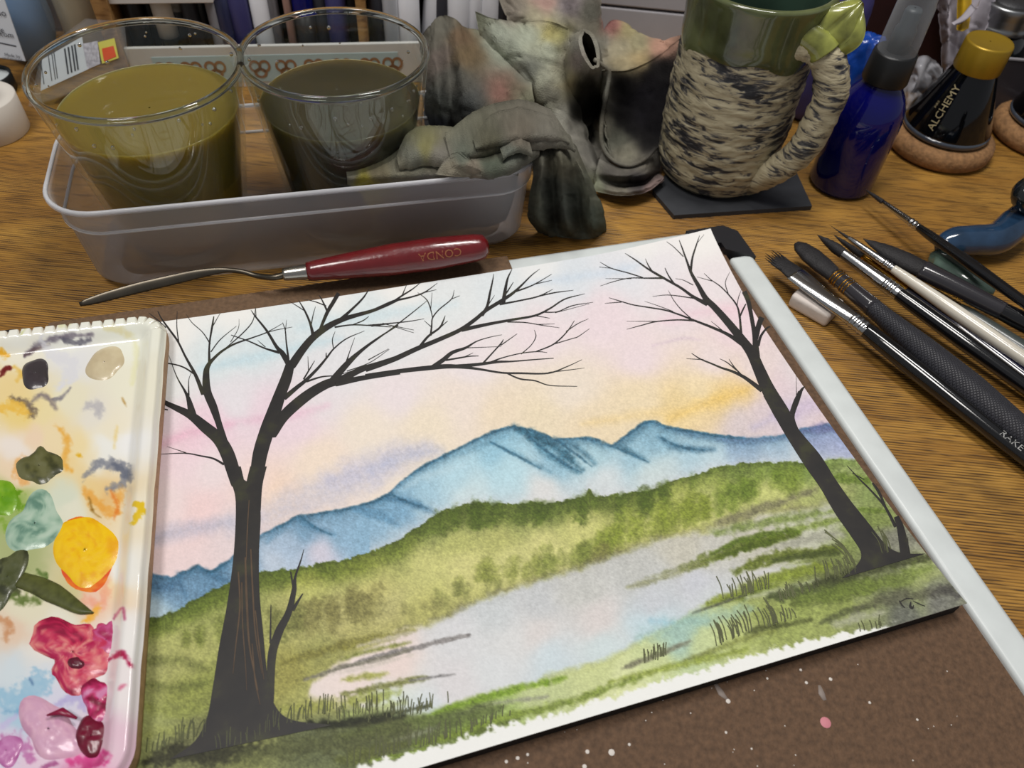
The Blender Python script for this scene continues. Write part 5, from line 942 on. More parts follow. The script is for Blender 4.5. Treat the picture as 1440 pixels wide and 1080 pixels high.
# oval mop with wired quill and scored handle
mp_, mpt = brush('oval mop brush with gold wired smoky quill and scored black handle', (1120, 342), .013, (1520, 680), .0085, [
    ('bristles', M_HAIR, [(0, 2.0, 1.0), (.015, 5.0, 2.4), (.05, 6.8, 3.4), (.09, 6.6, 3.6), (.13, 5.2, 3.6), (.15, 4.6, 3.6)], None),
    ('quill_ferrule', M_QUILL, [(.13, 4.6, 4.0), (.17, 4.8, 4.4), (.27, 5.4, 5.0)], 'smoky quill ferrule'),
    ('handle', M_TEX, [(.265, 5.2, 4.8), (.30, 5.4, 5.0), (.45, 8.0, 6.8), (.6, 9.4, 7.6), (.8, 8.0, 6.8), (1, 5, 5)], 'scored black grip')])
for f in (.138, .146, .154, .172, .180, .188):
    p = mpt(f); d = unit(mpt(f + .01) - p); mk('wire_wrap', *sweep([p - d * .0003, p + d * .0003], [.0052, .0052], 20, flat=[.0047, .0047]), M_GOLDF, mp_)
# pointed round, chrome ferrule
brush('pointed round brush with long chrome ferrule and black handle', (1149, 330), .017, (1520, 600), .0065, [
    ('bristles', M_HAIR, [(0, .1, .1), (.03, 1.8, 1.8), (.07, 3.2, 3.2), (.10, 3.0, 3.0)], None),
    ('ferrule', M_CHROME, [(.085, 2.9, 2.9), (.12, 3.1, 3.1), (.24, 3.9, 3.9)] + crimps((.26, .275, .29), 3.9, 3.9) + [(.31, 3.9, 3.9)], 'long chrome ferrule'),
    ('handle', M_LACB, [(.305, 3.8, 3.8), (.36, 4.2, 4.2), (.55, 4.6, 4.6), (1, 3, 3)], 'glossy black handle')])
# navy brush with gold ferrule
brush('navy handled brush with gold ferrule, between the chrome round and the cream liner', (1172, 330), .0080, (1520, 590), .0055, [
    ('bristles', M_HAIR, [(0, .1, .1), (.04, 1.4, 1.4), (.1, 2.2, 2.2), (.14, 2.3, 2.3)], None),
    ('ferrule', M_GOLDF, [(.12, 2.5, 2.5), (.2, 3.0, 3.0)] + crimps((.26, .275), 3.3, 3.3) + [(.30, 3.4, 3.4)], 'gold ferrule'),
    ('handle', M_LACN, [(.295, 3.3, 3.3), (.35, 4.4, 4.4), (.5, 5.2, 5.2), (.8, 4.4, 4.4), (1, 3, 3)], 'glossy navy handle')])
# cream liner
brush('thin liner brush with cream white handle and chrome ferrule', (1166, 316), .0165, (1520, 560), .0115, [
    ('bristles', M_HAIR, [(0, .06, .06), (.03, .3, .3), (.07, .9, .9), (.085, .9, .9)], None),
    ('ferrule', M_CHROME, [(.075, 1.2, 1.2), (.1, 1.8, 1.8), (.2, 2.4, 2.4)] + crimps((.225, .24), 2.4, 2.4) + [(.255, 2.5, 2.5)], 'slim chrome ferrule'),
    ('handle', M_LACW, [(.25, 2.4, 2.4), (.3, 2.9, 2.9), (.5, 4.0, 4.0), (.8, 3.6, 3.6), (1, 2.6, 2.6)], 'cream white handle')])
# dagger
brush('large dagger brush with black swept tip and smoky quill ferrule', (1214, 336), .0185, (1540, 505), .0125, [
    ('bristles', M_HAIR, [(0, .2, .2), (.04, 2.6, 1.6), (.1, 5.2, 3.0), (.18, 6.6, 4.0), (.26, 6.2, 4.2), (.34, 5.6, 4.4)], None),
    ('quill_ferrule', M_QUILL, [(.25, 6.4, 5.0), (.35, 5.8, 5.2), (.55, 5.2, 5.0), (.60, 5.0, 5.0)], 'smoky quill ferrule'),
    ('handle', M_LACB, [(.59, 4.8, 4.8), (.66, 5.2, 5.2), (.8, 5.4, 5.4), (1, 4, 4)], 'glossy black handle')])
# grey green one underneath
brush('grey green handled brush with small gold ferrule, lying under the dagger brush', (1262, 380), .0060, (1540, 560), .0060, [
    ('bristles', M_HAIR, [(0, .2, .2), (.08, 2.6, 1.8), (.2, 3.4, 2.6)], None),
    ('ferrule', M_GOLDF, [(.18, 3.4, 2.8), (.24, 3.6, 3.2)] + crimps((.27, .29), 3.7, 3.4) + [(.31, 3.8, 3.6)], 'gold ferrule'),
    ('handle', M_LACG, [(.305, 3.7, 3.7), (.36, 4.8, 4.8), (.6, 5.6, 5.4), (1, 4, 4)], 'matt grey green handle')])
# lone round on the brush rest
brush('slender round brush with black handle propped across the blue rest', (1216, 266), .012, (1520, 482), .0275, [
    ('bristles', M_HAIR, [(0, .08, .08), (.03, .9, .9), (.07, 1.5, 1.5), (.10, 1.5, 1.5)], None),
    ('ferrule', M_CHROME, [(.085, 1.5, 1.5), (.12, 1.7, 1.7), (.2, 2.2, 2.2)] + crimps((.215, .23), 2.2, 2.2) + [(.25, 2.3, 2.3)], 'slim chrome ferrule'),
    ('handle', M_LACB, [(.245, 2.2, 2.2), (.3, 2.8, 2.8), (.5, 3.4, 3.4), (1, 2.2, 2.2)], 'glossy black handle')])
# eraser
M_ERA = mat('eraser_white', C(216, 206, 198), .7, var=.06, vscale=200, bump=.15, bscale=500)
e0 = W(1143, 428, .004); ea = unit((W(1165, 436, .004) - W(1122, 412, .004)) * np.array([1, 1, 0])); en = np.array([-ea[1], ea[0], 0])
tag(mk('eraser', *xf(box(-.011, .013, -.008, .010, 0, .0095, .0025, 3), ea, en, np.array([0, 0, 1.0]), [e0[0], e0[1], 0]), M_ERA), 'white block eraser propping up the brush tips', 'eraser')

# blue ceramic rest: a lumpy glazed creature with a raised tail
M_BLUEC = mat('blue_glaze', C(34, 58, 84), .12, var=.35, vscale=70, coat=.7)
M_GRNC = mat('green_glaze_foot', C(74, 92, 82), .14, var=.35, vscale=90, coat=.6)
rb = W(1400, 372, 0)
rest = thing('brush_rest', (rb[0], rb[1], 0), 'glossy blue glazed ceramic brush rest with green foot and curled tail', 'brush rest')
bp0 = cat_rom([W(1318, 352, .010), W(1338, 340, .013), W(1368, 338, .0135), (W(1402, 335, .0135)), W(1430, 313, .018), W(1448, 294, .026), W(1466, 280, .034)], 50)
br0 = np.interp(np.linspace(0, 1, 50), [0, .06, .2, .45, .65, .85, 1], [.0020, .0060, .0086, .0096, .0100, .0078, .0060])
V, F = sweep(bp0, br0, 28); mk('glazed_body', V, F, M_BLUEC, rest, label='deep blue glazed body')
V, F = sweep(cat_rom([W(1306, 362, .005), W(1322, 366, .006), W(1350, 382, .007), W(1380, 398, .007), W(1396, 404, .006)], 30), np.interp(np.linspace(0, 1, 30), [0, .15, .6, .9, 1], [.003, .0085, .0105, .0090, .004]), 20, flat=np.interp(np.linspace(0, 1, 30), [0, .15, .6, .9, 1], [.003, .0055, .0070, .0060, .003]))
mk('foot', V, F, M_GRNC, rest, label='mottled green glazed foot')
tp = W(1440, 290, .040); V, F = sweep(cat_rom([W(1452, 292, .030), W(1440, 278, .036), W(1448, 262, .040), W(1466, 258, .040)], 20), np.interp(np.linspace(0, 1, 20), [0, .5, 1], [.006, .0072, .004]), 20)
mk('tail', V, F, mat('dark_glaze', C(22, 26, 28), .12, coat=.7), rest, label='dark glazed tail knob')

# =================================================================== PAINT RAGS
M_RAG = attr_mat('rag_cotton', .95, .7, 1400, spec=.03, sheen=.0)
def refine(rows, nu, nv):
    G = np.array(rows, float); a = np.stack([cat_rom(G[:, j], nu) for j in range(G.shape[1])], 1)
    return np.stack([cat_rom(a[i], nv) for i in range(nu)], 0)
def sheet3(G, th=.0013, wr=.0012, seed=0, sc=.012):
    nu, nv = G.shape[:2]
    N = np.cross(np.gradient(G, axis=0), np.gradient(G, axis=1)); N /= np.linalg.norm(N, axis=2)[..., None] + 1e-12
    s = np.sum(G, axis=2); n1 = fbm(G[..., 0] + G[..., 2] * .7, G[..., 1] + G[..., 2], sc, 3, seed) - .5
    n2 = fbm(np.arange(nv)[None, :] * 1.0 + n1 * 14, np.arange(nu)[:, None] * .16, 7, 2, seed + 3) - .5
    rdg = fbm(G[..., 0] * 1.3 - G[..., 1] * .6, G[..., 2] * 1.2 + G[..., 1] * .8, sc * 1.7, 2, seed + 9)
    cre = np.clip(.07 - np.abs(rdg - .5), 0, 1) / .07
    G = G + N * (n1 * wr * 1.6 + n2 * wr * 1.1 - cre ** 1.5 * wr * 1.1)[..., None]
    if np.mean(N @ (CAM - G.mean((0, 1)))) > 0: N = -N
    B = G + N * th; k = nu * nv
    F = [tuple(f) for f in grid_faces(nu, nv)] + [tuple(f)[::-1] for f in grid_faces(nu, nv, off=k)]
    b = [j for j in range(nv)] + [i * nv + nv - 1 for i in range(1, nu)] + [(nu - 1) * nv + j for j in range(nv - 2, -1, -1)] + [i * nv for i in range(nu - 2, 0, -1)]
    F += [(b[i], b[(i + 1) % len(b)], k + b[(i + 1) % len(b)], k + b[i]) for i in range(len(b))]
    return np.vstack([G.reshape(-1, 3), B.reshape(-1, 3)]), F
def yrows(rows): return [[WY(*p) for p in r] for r in rows]
def zrows(rows): return [[W(*p) for p in r] for r in rows]
def cloth_cols(V, pts, s=14):
    x, y = PJ(V); c = rbf(x + (fbm(x, y, 18, 2, 8) - .5) * 12, y, pts, s * .9, 2.4) * (1 + (fbm(x, y, 5, 3, 15) - .5)[:, None] * .28)
    gmean = c.mean(1, keepdims=True); c = c * .68 + gmean * np.array([.98, 1.0, .93]) * .32
    return np.clip(s2l(np.clip(c, 0, 255)) / float(s2l(238)) * .84, .002, .9)
big = []
# grey drape behind the dark glass
big.append(sheet3(refine(yrows([
    [(588, 56, .500), (606, 32, .492), (622, 22, .496), (640, 26, .488), (656, 38, .492), (690, 44, .500)],
    [(592, 96, .452), (612, 84, .442), (632, 88, .448), (648, 84, .438), (680, 92, .440), (740, 100, .462)],
    [(594, 145, .430), (616, 138, .414), (634, 146, .422), (654, 138, .410), (690, 146, .410), (750, 136, .436)],
    [(600, 200, .440), (622, 196, .414), (642, 202, .424), (664, 194, .406), (698, 200, .406), (760, 184, .426)],
    [(606, 250, .438), (630, 252, .408), (650, 252, .414), (672, 250, .400), (700, 250, .406), (736, 240, .402)]]), 60, 80), wr=.0010, seed=1))
# pale green white ridge fold
big.append(sheet3(refine(yrows([
    [(668, 16, .505), (688, 24, .490), (722, 30, .482), (768, 30, .480), (800, 40, .492)], [(676, 56, .488), (704, 66, .468), (740, 72, .458), (776, 80, .464), (806, 92, .480)], [(700, 92, .476), (728, 114, .456), (758, 124, .446), (788, 130, .450), (814, 142, .466)],
    [(732, 130, .466), (752, 154, .448), (782, 170, .438), (806, 182, .440), (832, 196, .452)], [(748, 176, .454), (772, 202, .440), (800, 216, .430), (826, 228, .432), (852, 244, .440)], [(764, 240, .446), (790, 256, .434), (816, 264, .426), (838, 268, .426), (866, 272, .430)]]), 64, 56), wr=.0016, seed=2))
big.append(sheet3(refine(yrows([
    [(684, 206, .424), (698, 150, .424), (724, 124, .424), (752, 150, .424), (784, 200, .420)], [(694, 210, .414), (708, 166, .412), (736, 148, .410), (764, 170, .410), (790, 210, .410)], [(704, 218, .404), (722, 206, .396), (742, 202, .394), (766, 206, .396), (794, 222, .400)]]), 40, 44), seed=3))
# upper back fold
big.append(sheet3(refine(yrows([
    [(690, -50, .56), (740, -60, .55), (790, -50, .55), (815, -50, .56), (850, -40, .57)], [(702, 0, .535), (740, 6, .520), (785, 0, .520), (812, 0, .540), (846, 0, .55)], [(714, 30, .520), (750, 32, .500), (792, 40, .500), (814, 48, .520), (850, 45, .54)], [(730, 80, .510), (760, 90, .495), (795, 95, .49), (822, 90, .51), (860, 90, .53)]]), 48, 48), seed=4))
# open rolled end with a dark mouth
tube_c = cat_rom([WY(829, 68, .452), WY(824, 82, .464), WY(818, 104, .478), WY(812, 140, .490)], 24)
tq = np.linspace(0, 1, 24)
def mouth(r, f):
    V, F = sweep(tube_c, np.interp(tq, [0, .15, .5, 1], r), 40, flat=np.interp(tq, [0, .15, .5, 1], f), upv=(.8, -.15, .6), caps=False)
    C_ = np.repeat(tube_c, 40, axis=0); e = fbm(np.tile(np.abs(np.arange(40) - 20) * 1.0, 24), np.repeat(np.arange(24) * .5, 40), 6, 3, 33) - .5
    return C_ + (V - C_) * (1 + e[:, None] * .5), F
V, F = mouth([.0125, .0145, .018, .022], [.0052, .0075, .012, .016]); V2, F2 = mouth([.0108, .0125, .016, .020], [.0030, .0055, .010, .014])
big.append((V, F)); big.append((V2, [f[::-1] for f in F2])); big.append((np.vstack([V[:40], V2[:40]]), [(i, (i + 1) % 40, 40 + (i + 1) % 40, 40 + i) for i in range(40)]))
# sheet between ridge and hem, set back
big.append(sheet3(refine(yrows([[(796, 92, .475), (815, 98, .470), (835, 100, .462), (856, 98, .452)], [(802, 130, .485), (820, 140, .490), (838, 140, .480), (853, 135, .448)], [(815, 175, .480), (828, 185, .486), (840, 180, .470), (848, 175, .444)], [(832, 215, .455), (840, 222, .450), (848, 220, .442), (858, 222, .434)]]), 36, 36), seed=5))
# hem running down
hem = cat_rom([WY(836, 84, .448), WY(848, 92, .450), WY(857, 102, .450), WY(853, 132, .446), WY(847, 165, .442), WY(846, 200, .438), (WY(860, 224, .432)), WY(884, 233, .428), WY(906, 224, .432), WY(922, 208, .440)], 60)
big.append(sweep(hem, np.full(60, .0013), 10, caps=True))
# inner sheet, its shade put into near-black cloth colour, and pale back flap
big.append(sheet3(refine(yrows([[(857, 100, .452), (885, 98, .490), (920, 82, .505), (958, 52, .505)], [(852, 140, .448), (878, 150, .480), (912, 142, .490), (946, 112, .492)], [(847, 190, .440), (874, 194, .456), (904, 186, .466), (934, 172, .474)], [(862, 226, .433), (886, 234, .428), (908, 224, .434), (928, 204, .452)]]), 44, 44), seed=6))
big.append(sheet3(refine(yrows([[(836, 78, .53), (848, 44, .552), (862, 28, .556), (886, 36, .556), (902, 62, .548)], [(846, 92, .51), (870, 82, .53), (900, 76, .532), (930, 66, .532), (958, 50, .53)], [(858, 102, .458), (884, 98, .495), (912, 88, .508), (936, 72, .512), (960, 54, .510)]]), 40, 44), seed=7))
# folds on the desk
big.append(sheet3(refine(yrows([[(846, 212, .440), (868, 234, .430), (904, 226, .434), (924, 206, .450), (930, 226, .452)], [(838, 240, .428), (870, 248, .420), (904, 246, .424), (920, 238, .436), (928, 240, .445)], [(838, 252, .424), (872, 260, .428), (904, 258, .432), (920, 246, .440), (927, 243, .446)], [(836, 260, .420), (870, 267, .410), (904, 264, .414), (922, 254, .424), (932, 247, .434)], [(832, 268, .418), (870, 275, .408), (904, 272, .412), (922, 262, .420), (934, 250, .430)]]), 44, 44), wr=.0007, seed=8))
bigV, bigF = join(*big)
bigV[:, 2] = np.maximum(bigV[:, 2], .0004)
rag_pts = [(600, 60, 96, 92, 82), (626, 40, 102, 98, 88), (650, 50, 116, 88, 64), (655, 75, 112, 90, 62), (620, 80, 104, 90, 84), (640, 110, 84, 82, 76), (620, 150, 78, 80, 76), (660, 150, 74, 76, 76), (610, 180, 60, 66, 86), (690, 170, 86, 84, 68), (640, 200, 96, 88, 84), (700, 195, 130, 92, 84), (720, 130, 106, 100, 78), (712, 130, 150, 92, 84), (740, 170, 104, 106, 84), (740, 140, 118, 116, 92), (700, 50, 152, 158, 142), (740, 50, 160, 166, 146), (670, 30, 128, 132, 110), (776, 44, 190, 174, 96), (786, 46, 178, 170, 100), (720, 70, 150, 156, 138), (770, 70, 170, 174, 152), (760, 110, 160, 160, 138), (790, 110, 162, 160, 136), (745, 100, 118, 120, 110), (800, 115, 160, 140, 96), (775, 130, 112, 108, 94), (790, 165, 158, 154, 142), (760, 160, 110, 110, 92), (812, 180, 148, 142, 132), (830, 215, 140, 134, 126), (800, 230, 136, 132, 120), (720, 15, 134, 122, 110), (765, 5, 176, 130, 122), (755, 20, 164, 154, 124), (800, 10, 138, 124, 132), (790, 30, 150, 142, 124), (835, 20, 96, 94, 84), (840, 40, 120, 114, 98), (860, 35, 170, 96, 96), (880, 40, 160, 146, 96), (870, 65, 164, 152, 122), (895, 60, 158, 148, 110), (900, 85, 178, 150, 100), (930, 68, 196, 138, 116), (880, 92, 170, 152, 112), (810, 60, 146, 142, 132), (840, 60, 142, 138, 126), (815, 85, 150, 132, 130), (830, 88, 132, 126, 112), (870, 120, 24, 22, 24), (890, 140, 22, 20, 24), (915, 110, 24, 22, 26), (940, 130, 24, 22, 26), (885, 165, 26, 24, 26), (920, 180, 24, 22, 26), (935, 95, 26, 24, 26), (905, 150, 22, 20, 24), (825, 120, 42, 40, 36), (835, 150, 34, 32, 28), (820, 160, 34, 32, 28), (853, 120, 150, 146, 132), (846, 180, 138, 132, 116), (880, 120, 34, 32, 34), (910, 130, 28, 26, 32), (930, 100, 36, 34, 36), (900, 165, 30, 28, 34), (930, 160, 28, 26, 30), (890, 180, 30, 28, 30), (912, 200, 34, 32, 34), (866, 195, 96, 96, 84), (880, 215, 130, 124, 106), (905, 235, 120, 112, 100), (925, 220, 104, 98, 92), (860, 245, 92, 86, 82), (900, 252, 62, 58, 62), (870, 268, 126, 118, 104), (920, 262, 150, 120, 118), (840, 262, 130, 134, 108)]  # near-black points paint in the shade inside the rag, the rest are stains and cloth
bc = W(780, 240, 0)
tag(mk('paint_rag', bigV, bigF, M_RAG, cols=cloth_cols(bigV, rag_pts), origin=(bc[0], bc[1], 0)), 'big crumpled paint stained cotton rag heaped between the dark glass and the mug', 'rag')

sm = []
sm.append(sheet3(refine(zrows([[(488, 250, .0545), (550, 246, .056), (620, 243, .0565), (690, 246, .0555), (730, 240, .055)], [(489, 300, .026), (552, 298, .028), (622, 294, .028), (690, 288, .028), (722, 280, .028)], [(494, 335, .008), (560, 332, .008), (624, 326, .008), (688, 318, .008), (712, 312, .008)]]), 30, 60), wr=.0012, seed=11))
def roll(pts, r, fl, seed, z=True):
    P = cat_rom([W(*p) for p in pts], 60); q = np.linspace(0, 1, 60); rr = np.interp(q, np.linspace(0, 1, len(r)), r); ff = np.interp(q, np.linspace(0, 1, len(fl)), fl)
    V, F = sweep(P, rr, 26, flat=ff); C_ = np.repeat(P, 26, axis=0); d = V - C_
    e = fbm(np.repeat(np.arange(60) * 1.0, 26), np.tile(np.abs(np.arange(26) - 13) * 1.0, 60), 8, 3, seed) - .5
    return C_ + d * (1 + e[:, None] * .55), F
def fold(pts, r, L, slope, seed, n=70):
    """a doubled-over layer: rounded front edge along pts, its two plies running back"""
    P = cat_rom([W(*p) for p in pts], n); q = np.linspace(0, 1, n); rr = np.interp(q, np.linspace(0, 1, len(r)), r); LL = np.interp(q, np.linspace(0, 1, len(L)), L)
    e1 = (fbm(q * 60, q * 0 + seed, 9, 3, seed) - .5); rows = []
    prof = [(-1, -1, 0), (-.5, -1, 0), (0, -1, 0), (0, -.75, .66), (0, -.3, .95), (0, .3, .95), (0, .75, .66), (0, 1, 0), (-.25, 1.05, 0), (-.5, 1.0, 0), (-.75, .9, 0), (-1, .75, 0)]
    for b_, h_, f_ in prof:
        rows.append(P - tN * (f_ * rr * (1 + e1 * .5))[:, None] - tN * (b_ * LL)[:, None] + np.array([0, 0, 1.0]) * (h_ * rr * (1 + e1 * .4) + (-b_) * slope * LL)[:, None])
    return sheet3(np.array(rows), .0009, .0007, seed, .008)
sm.append(fold([(488, 249, .0560), (540, 246, .0570), (600, 243, .0575), (650, 243, .058), (694, 248, .057)], [.0016, .0020, .0022, .0022, .0016], [.02, .03, .03, .03, .02], .25, 12))
sm.append(fold([(560, 232, .0615), (574, 222, .064), (600, 219, .065), (640, 229, .0645), (684, 239, .064), (724, 229, .066), (756, 212, .068)], [.0030, .0052, .0058, .0042, .0040, .0044, .0030], [.004, .010, .018, .024, .024, .024, .02], .15, 13))
sm.append(fold([(632, 222, .0685), (668, 213, .0705), (706, 204, .0725), (746, 198, .0735), (786, 200, .0725), (808, 210, .068)], [.0020, .0036, .0044, .0048, .0036, .0010], [.015, .022, .026, .026, .02, .006], .20, 14))
sm.append(fold([(668, 208, .0745), (700, 199, .0765), (742, 192, .0780), (780, 193, .0765), (800, 200, .073)], [.0010, .0026, .0030, .0020, .0006], [.006, .018, .02, .015, .004], .15, 18))
sm.append(fold([(706, 222, .071), (720, 211, .0740), (734, 208, .0752), (748, 216, .0735)], [.0020, .0026, .0026, .0018], [.012, .016, .016, .012], .1, 15, 30))
sm.append(sheet3(refine(zrows([[(612, 245, .0635), (626, 224, .069), (640, 214, .072), (654, 222, .071)], [(634, 248, .063), (650, 233, .069), (666, 233, .069), (682, 241, .065)], [(652, 250, .062), (666, 248, .063), (682, 248, .063), (696, 250, .062)]]), 24, 24), wr=.0008, seed=16))
sm.append(sheet3(refine(yrows([
    [(738, 216, .376), (752, 203, .374), (768, 194, .378), (782, 191, .378), (794, 194, .380), (804, 200, .383), (812, 206, .386)],
    [(750, 240, .364), (762, 228, .354), (776, 224, .362), (790, 226, .352), (806, 232, .362), (820, 242, .356), (832, 254, .370)],
    [(745, 274, .368), (760, 272, .354), (778, 270, .370), (792, 268, .356), (812, 272, .372), (828, 276, .358), (846, 282, .374)],
    [(742, 304, .372), (760, 308, .360), (780, 306, .378), (796, 306, .362), (816, 310, .378), (834, 310, .364), (852, 306, .380)],
    [(756, 326, .378), (772, 334, .375), (788, 336, .3745), (806, 337, .374), (822, 336, .3745), (838, 334, .377), (852, 326, .384)]]), 70, 90), wr=.0008, seed=17))
smV, smF = join(*sm); smV[:, 2] = np.maximum(smV[:, 2], .0004)
sm_pts = [(495, 250, 128, 122, 106), (512, 258, 180, 164, 40), (512, 262, 176, 160, 30), (530, 244, 126, 114, 88), (560, 240, 128, 122, 102), (600, 210, 128, 122, 72), (580, 220, 110, 110, 98), (615, 216, 118, 112, 104), (650, 222, 94, 100, 88), (640, 235, 128, 118, 100), (665, 235, 132, 118, 102), (690, 230, 86, 94, 80), (720, 216, 104, 108, 98), (690, 210, 88, 84, 66), (730, 195, 104, 94, 82), (770, 195, 112, 106, 96), (800, 205, 106, 102, 90), (740, 240, 96, 94, 84), (790, 230, 92, 88, 72), (770, 270, 66, 68, 62), (750, 280, 94, 96, 82), (800, 290, 84, 88, 80), (785, 300, 72, 74, 70), (840, 270, 98, 100, 84), (845, 310, 92, 100, 86), (790, 325, 100, 102, 88), (820, 330, 104, 106, 92), (760, 310, 88, 90, 78), (600, 270, 120, 114, 112), (680, 270, 112, 106, 106), (560, 320, 100, 94, 96), (650, 310, 98, 90, 94)]
sc_ = W(790, 320, 0)
tag(mk('folded_rag', smV, smF, M_RAG, cols=cloth_cols(smV, sm_pts, 10), origin=(sc_[0], sc_[1], 0)), 'small folded grey rag lying in the tub and hanging over its side', 'rag')

# =================================================================== DESK ORGANISER AT THE BACK
oA, oB = W(190, 66, .030), W(500, 60, .030)
ox = unit((oB - oA) * np.array([1, 1, 0])); oy = np.array([-ox[1], ox[0], 0]); oz = np.array([0, 0, 1.0]); oO = np.array([oA[0], oA[1], 0])
def ol(px, py, dep=0.0):
    """photo point -> organiser frame (x along the lip, z up) on the plane set back by dep"""
    p = WP(px, py, oO + oy * dep, oy) - oO; return float(p @ ox), float(p[2])
def obox(x0, x1, y0, y1, z0, z1, bev=.0006): return xf(box(x0, x1, y0, y1, z0, z1, bev), ox, oy, oz, oO)
xl = ol(172, 60)[0]; xd = ol(512, 60)[0]; xr = ol(735, 60)[0]
M_OAKP = wood_mat('pale_ply', C(112, 78, 42), C(150, 112, 66), C(176, 138, 88), .003, .5)
M_LIP = mat('lip_white', C(206, 204, 202), .45, var=.04)
M_DARKB = mat('organiser_back', C(36, 30, 28), .7)
oc = oO + ox * (xl + xr) / 2 + oy * .035
org = thing('desk_organiser', (oc[0], oc[1], 0), 'wooden desk organiser with white front lip and pretzel tape, full of pens', 'organiser')
DP = .070
mk('side_panel', *obox(xl - .010, xl, -.004, DP, 0, .150), M_OAKP, org, smooth=False, label='pale wooden side panel')
mk('divider', *obox(xd - .0035, xd + .0035, .002, DP, .001, .150), M_OAKP, org, smooth=False, label='pale wooden divider')
mk('side_panel', *obox(xr, xr + .008, -.002, DP, 0, .150), M_OAKP, org, smooth=False, label='pale wooden side panel')
mk('back_panel', *obox(xl, xr, DP - .004, DP, .001, .150), M_DARKB, org, smooth=False)
mk('top_panel', *obox(xl - .010, xr + .008, -.002, DP, .151, .158), M_OAKP, org, smooth=False, label='wooden top board')
zt_ = ol(240, 3)[1]
mk('cross_bar', *obox(xl, ol(300, 3)[0], .0, .012, zt_ - .001, zt_ + .012), M_LIP, org, smooth=False, label='cream cross bar')
mk('front_lip', *obox(xl, xr, -.002, .001, .0, .030), M_LIP, org, smooth=False, label='white front lip')
M_TAPE = mat('washi_blue', C(176, 196, 200), .6); M_PRZ = mat('pretzel_print', C(150, 108, 74), .6)
tz0, tz1 = .004, .0235
mk('tape_strip', *obox(ol(215, 85)[0], ol(560, 90)[0], -.0023, -.002, tz0, tz1, 0), M_TAPE, org, smooth=False, label='pale blue patterned tape')
def ring(cx, cz, rx, rz, w, y=-.0025, n=20):
    V, F = [], []
    for k in range(n):
        a = 2 * math.pi * k / n
        for q in (1, 1 - w): V.append((cx + rx * q * math.cos(a), y, cz + rz * q * math.sin(a)))
    for k in range(n): i, j = 2 * k, 2 * ((k + 1) % n); F.append((i, j, j + 1, i + 1))
    return np.array(V), F
for px in (232, 268, 302, 365, 402, 442, 481, 520, 552):
    cx, cz = ol(px, 88); s = .0075
    V, F = join(ring(cx - s * .45, .0155, s * .55, s * .62, .42), ring(cx + s * .45, .0155, s * .55, s * .62, .42), ring(cx, .0105, s * .62, s * .52, .45))
    mk('pretzel_motif', V @ np.stack([ox, oy, oz]) + oO, F, M_PRZ, org, smooth=False)
def pen(px, y_off, r, h, body, cap, label, label_w=None, grp='pens standing in the organiser', tilt=0.0, capcol=None, caph=.35, cat='pen'):
    x, z = ol(px, 55, .012 + y_off); p = oO + ox * x + oy * (.012 + y_off)
    t = thing('marker_pen', (p[0], p[1], .0012), label, cat, grp)
    s = Matrix.Rotation(tilt, 3, Vector(oy)); R_ = np.array(s)
    def put(nm, V, F, m, lab=None): return mk(nm, V @ R_.T, F, m, t, world=False, label=lab)
    put('barrel', *lathe([(.0005, 0), (r * .9, 0), (r, .002), (r, h * (1 - caph)), (.0005, h * (1 - caph))], 20), body)
    put('cap', *lathe([(.0005, h * (1 - caph)), (r * 1.06, h * (1 - caph)), (r * 1.06, h - .003), (r * .8, h), (.0005, h)], 20), cap or body)
    if label_w: put('sleeve', *lathe([(r * 1.01, label_w[0]), (r * 1.02, label_w[0]), (r * 1.02, label_w[1]), (r * 1.01, label_w[1])], 20), label_w[2], 'printed paper sleeve')
    return t
M_pb = mat('pen_black', C(26, 24, 26), .35); M_pg = mat('pen_charcoal', C(46, 46, 52), .4); M_pn = mat('pen_navy', C(46, 50, 84), .35, coat=.3); M_pn2 = mat('pen_indigo', C(52, 50, 92), .35)
M_pw = mat('pen_white', C(200, 200, 204), .35); M_pgr = mat('pen_grey', C(136, 134, 138), .4); M_pc = mat('pen_copper', C(150, 116, 104), .3, metal=.5); M_pbl = mat('pen_blue', C(20, 40, 190), .25, coat=.4); M_slv = mat('sleeve_white', C(206, 204, 198), .6)
pen(200, .004, .0066, .150, M_pb, M_pb, 'thick black marker beside the wooden side panel')
pen(222, .016, .0062, .148, M_pb, M_pg, 'black marker standing behind the thick black one')
pen(240, .002, .0068, .150, M_pb, M_pb, 'black marker with a white printed sleeve', (.030, .062, M_slv))
pen(260, .006, .0052, .150, M_pb, M_pgr, 'black pen with ribbed grey print', (.046, .090, mat('sleeve_ribbed', C(110, 116, 122), .5, var=.4, vscale=300)))
pen(277, .004, .0055, .148, M_pg, M_pb, 'charcoal pen beside the ribbed grey one')
pen(293, .010, .0050, .148, M_pb, M_pb, 'slim black pen next to the pale grey one')
pen(307, .001, .0034, .150, M_pgr, M_pw, 'slim pale grey pen between black and indigo ones')
pen(325, .006, .0080, .150, M_pn, M_pn2, 'thick slate blue marker')
pen(346, .003, .0072, .150, M_pn2, M_pn, 'thick indigo marker beside the slate blue one')
pen(373, .003, .0062, .120, M_pw, M_pgr, 'white marker with grey cap', None, caph=.3)
pen(390, .010, .0050, .145, M_pgr, M_pg, 'grey marker behind the white capped one')
pen(412, .001, .0030, .150, M_pc, M_pc, 'slim copper coloured pen')
pen(433, .002, .0070, .150, M_pb, M_pbl, 'marker with bright blue upper half', None, caph=.70)
pen(455, .008, .0066, .140, M_pg, M_pb, 'charcoal marker beside the bright blue one')
pen(478, .003, .0072, .146, M_pn2, M_pn2, 'deep violet blue marker')
